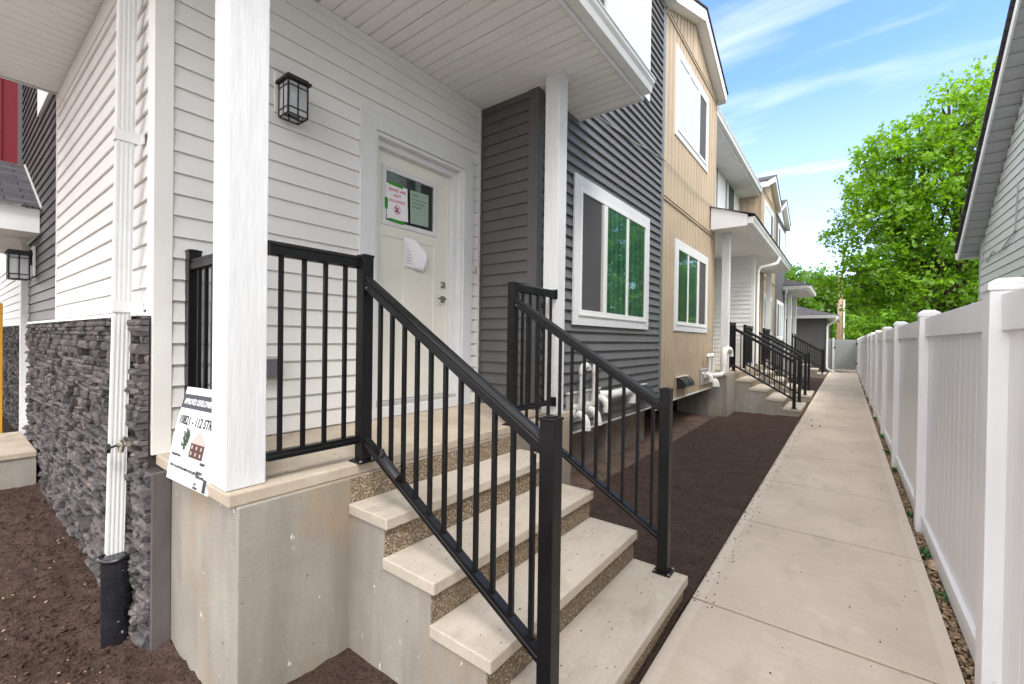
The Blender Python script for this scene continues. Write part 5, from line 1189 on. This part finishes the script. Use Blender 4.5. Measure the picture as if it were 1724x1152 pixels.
def tree(base, lobes, ncl, per, size, label, m, clr=.32, trunk=.16, shell=.55, group=None, stems=2):
    bx, by, bz = base; t = thing('tree', base, label, 'tree', group)
    cen = []; rad_ = []
    vol = np.array([l[3]*l[4]*l[5] for l in lobes]); vol = vol/vol.sum()
    for _ in range(ncl):
        l = lobes[rng.choice(len(lobes), p=vol)]; d = rng.normal(size=3); d /= np.linalg.norm(d); r_ = (shell+(1-shell)*rng.random()) if rng.random() < .8 else rng.random()
        bmp = 1+.16*noise.noise(Vector((d[0]*2.2+l[0], d[1]*2.2, d[2]*2.2)))
        cen.append((l[0]+d[0]*l[3]*r_*bmp, l[1]+d[1]*l[4]*r_*bmp, l[2]+d[2]*l[5]*r_*bmp)); rad_.append(clr*rng.uniform(.6, 1.3))
    leaves_mesh('crown', cen, rad_, per, size, m, t)
    mb = MB()
    top = Vector((np.mean([l[0] for l in lobes]), np.mean([l[1] for l in lobes]), max(l[2] for l in lobes)))
    fork = Vector((bx, by, bz+1.6))
    mb.tube([(bx, by, bz-.2), (bx+.03, by, bz+.8), tuple(fork)], [trunk*1.25, trunk*1.0, trunk*.9], 10)
    for l in lobes:
        c_ = Vector(l[:3]); m1 = fork.lerp(c_, .35)+Vector((random.uniform(-.2, .2), random.uniform(-.2, .2), .25)); e = c_+Vector((0, 0, l[5]*.75))
        mb.tube([tuple(fork-Vector((0, 0, .3))), tuple(m1), tuple(c_.lerp(m1, .3)), tuple(e)], [trunk*.7, trunk*.55, trunk*.42, .02], 7)
    idx = rng.choice(len(cen), min(len(cen), 140), replace=False)
    for i in idx:
        c_ = Vector(cen[i]); l = min(lobes, key=lambda q: (Vector(q[:3])-c_).length); s_ = fork.lerp(Vector(l[:3]), random.uniform(.45, 1.05)); mm_ = s_.lerp(c_, .5)+Vector((random.uniform(-.12, .12), random.uniform(-.12, .12), random.uniform(0, .2)))
        mb.tube([tuple(s_), tuple(mm_), tuple(c_)], [.032, .022, .008], 5, cap=False)
    mb.build('trunk', M['bark'], t, smooth=True); return t
big = [(.35, 18.3, 7.15, .75, 1.1, .6), (1.05, 18.3, 7.55, 1.0, 1.3, .75), (2.3, 18.4, 8.75, .8, 1.1, .7), (2.5, 18.8, 6.5, 2.5, 2.5, 2.5), (.9, 18.4, 5.2, 1.55, 2.0, 1.55), (.75, 18.7, 6.35, 1.15, 1.5, .9), (3.3, 18.8, 8.4, 1.5, 1.7, 1.7), (1.7, 18.6, 7.5, 1.2, 1.6, 1.15), (2.0, 18.5, 3.6, 2.3, 2.3, 1.3), (.7, 18.4, 3.6, 1.35, 2.0, 1.1), (4.6, 19, 6.0, 2.2, 2.4, 2.6), (4.4, 18.6, 3.5, 1.9, 2, 1.3)]
tree((2.75, 18.8, -.1), big, 1900, 30, .118, 'large bright green leafy tree overhanging the fence beside the grey gable', M['leaf'], trunk=.17)
bgt = [((-6.2, 52, 0), [(-6.2, 52, 5.5, 3.4, 3, 3.6), (-4.6, 51, 4.5, 2.6, 2.5, 2.4), (-5, 52, 7.3, 2.2, 2, 2.0)], 'rounded light green tree above the garage roof, left of the pole'),
       ((-1.6, 56, 0), [(-1.6, 56, 5.2, 3.2, 3, 3.3), (-2.7, 55, 7.3, 2.2, 2.0, 1.9), (-.6, 55, 3, 2.8, 2, 2.2)], 'green tree directly behind the utility pole'),
       ((3.2, 47, 0), [(3.2, 47, 3.4, 3.5, 3, 3.2), (1.3, 46, 2.4, 2.2, 2, 1.9), (3.8, 46, 6.0, 2.4, 2.2, 2.4)], 'green tree past the lane to the right of the pole'),
       ((8.5, 44, 0), [(8.5, 44, 4.5, 4.5, 3.5, 4.2), (6.5, 43, 7.0, 3.0, 2.8, 2.4)], 'wide green tree farthest right behind the big tree'),
       ((1.6, 34.6, 0), [(1.6, 34.6, 2.2, 1.7, 1.4, 1.7), (2.9, 34.9, 3.0, 1.6, 1.4, 1.7), (.9, 34.4, 1.2, .8, .8, 1.0)], 'bushy lime green sapling just behind the gate'),
       ((-11.5, 50, 0), [(-11.5, 50, 5.0, 4, 3, 3.8)], 'distant green tree behind the garage ridge')]
for base, lobes, lab in bgt:
    near = base[1] < 40
    tree(base, lobes, 420 if near else 520, 26, .16 if near else .30, lab, M['leaf2'] if not near else M['leaf'], clr=.4 if near else .75, trunk=.12 if near else .25, group='trees behind the lane')
t = tree((1.15, 7.7, -.05), [(1.15, 7.7, 1.75, .22, .35, .17)], 14, 8, .13, 'low broad-leaved shrub poking above the fence below the gable', M['leaf'], clr=.10, trunk=.015); t.name = 'shrub'; t['category'] = 'shrub'
# overhead cable near the second floor
t = thing('overhead_wire', (-2.3, 7, 4.3), 'thin pale wire running along the upper walls of the charcoal and tan bays', 'wire')
mb = MB(); mb.tube([(W+.03, 4.6, 4.20), (W+.035, 5.6, 4.28), (W+.03, 6.95, 4.47), (W+.035, 8.5, 4.42), (W+.03, 10.3, 4.52)], .006, 6); mb.build('wire', M['plastic_grey'], t, smooth=True)
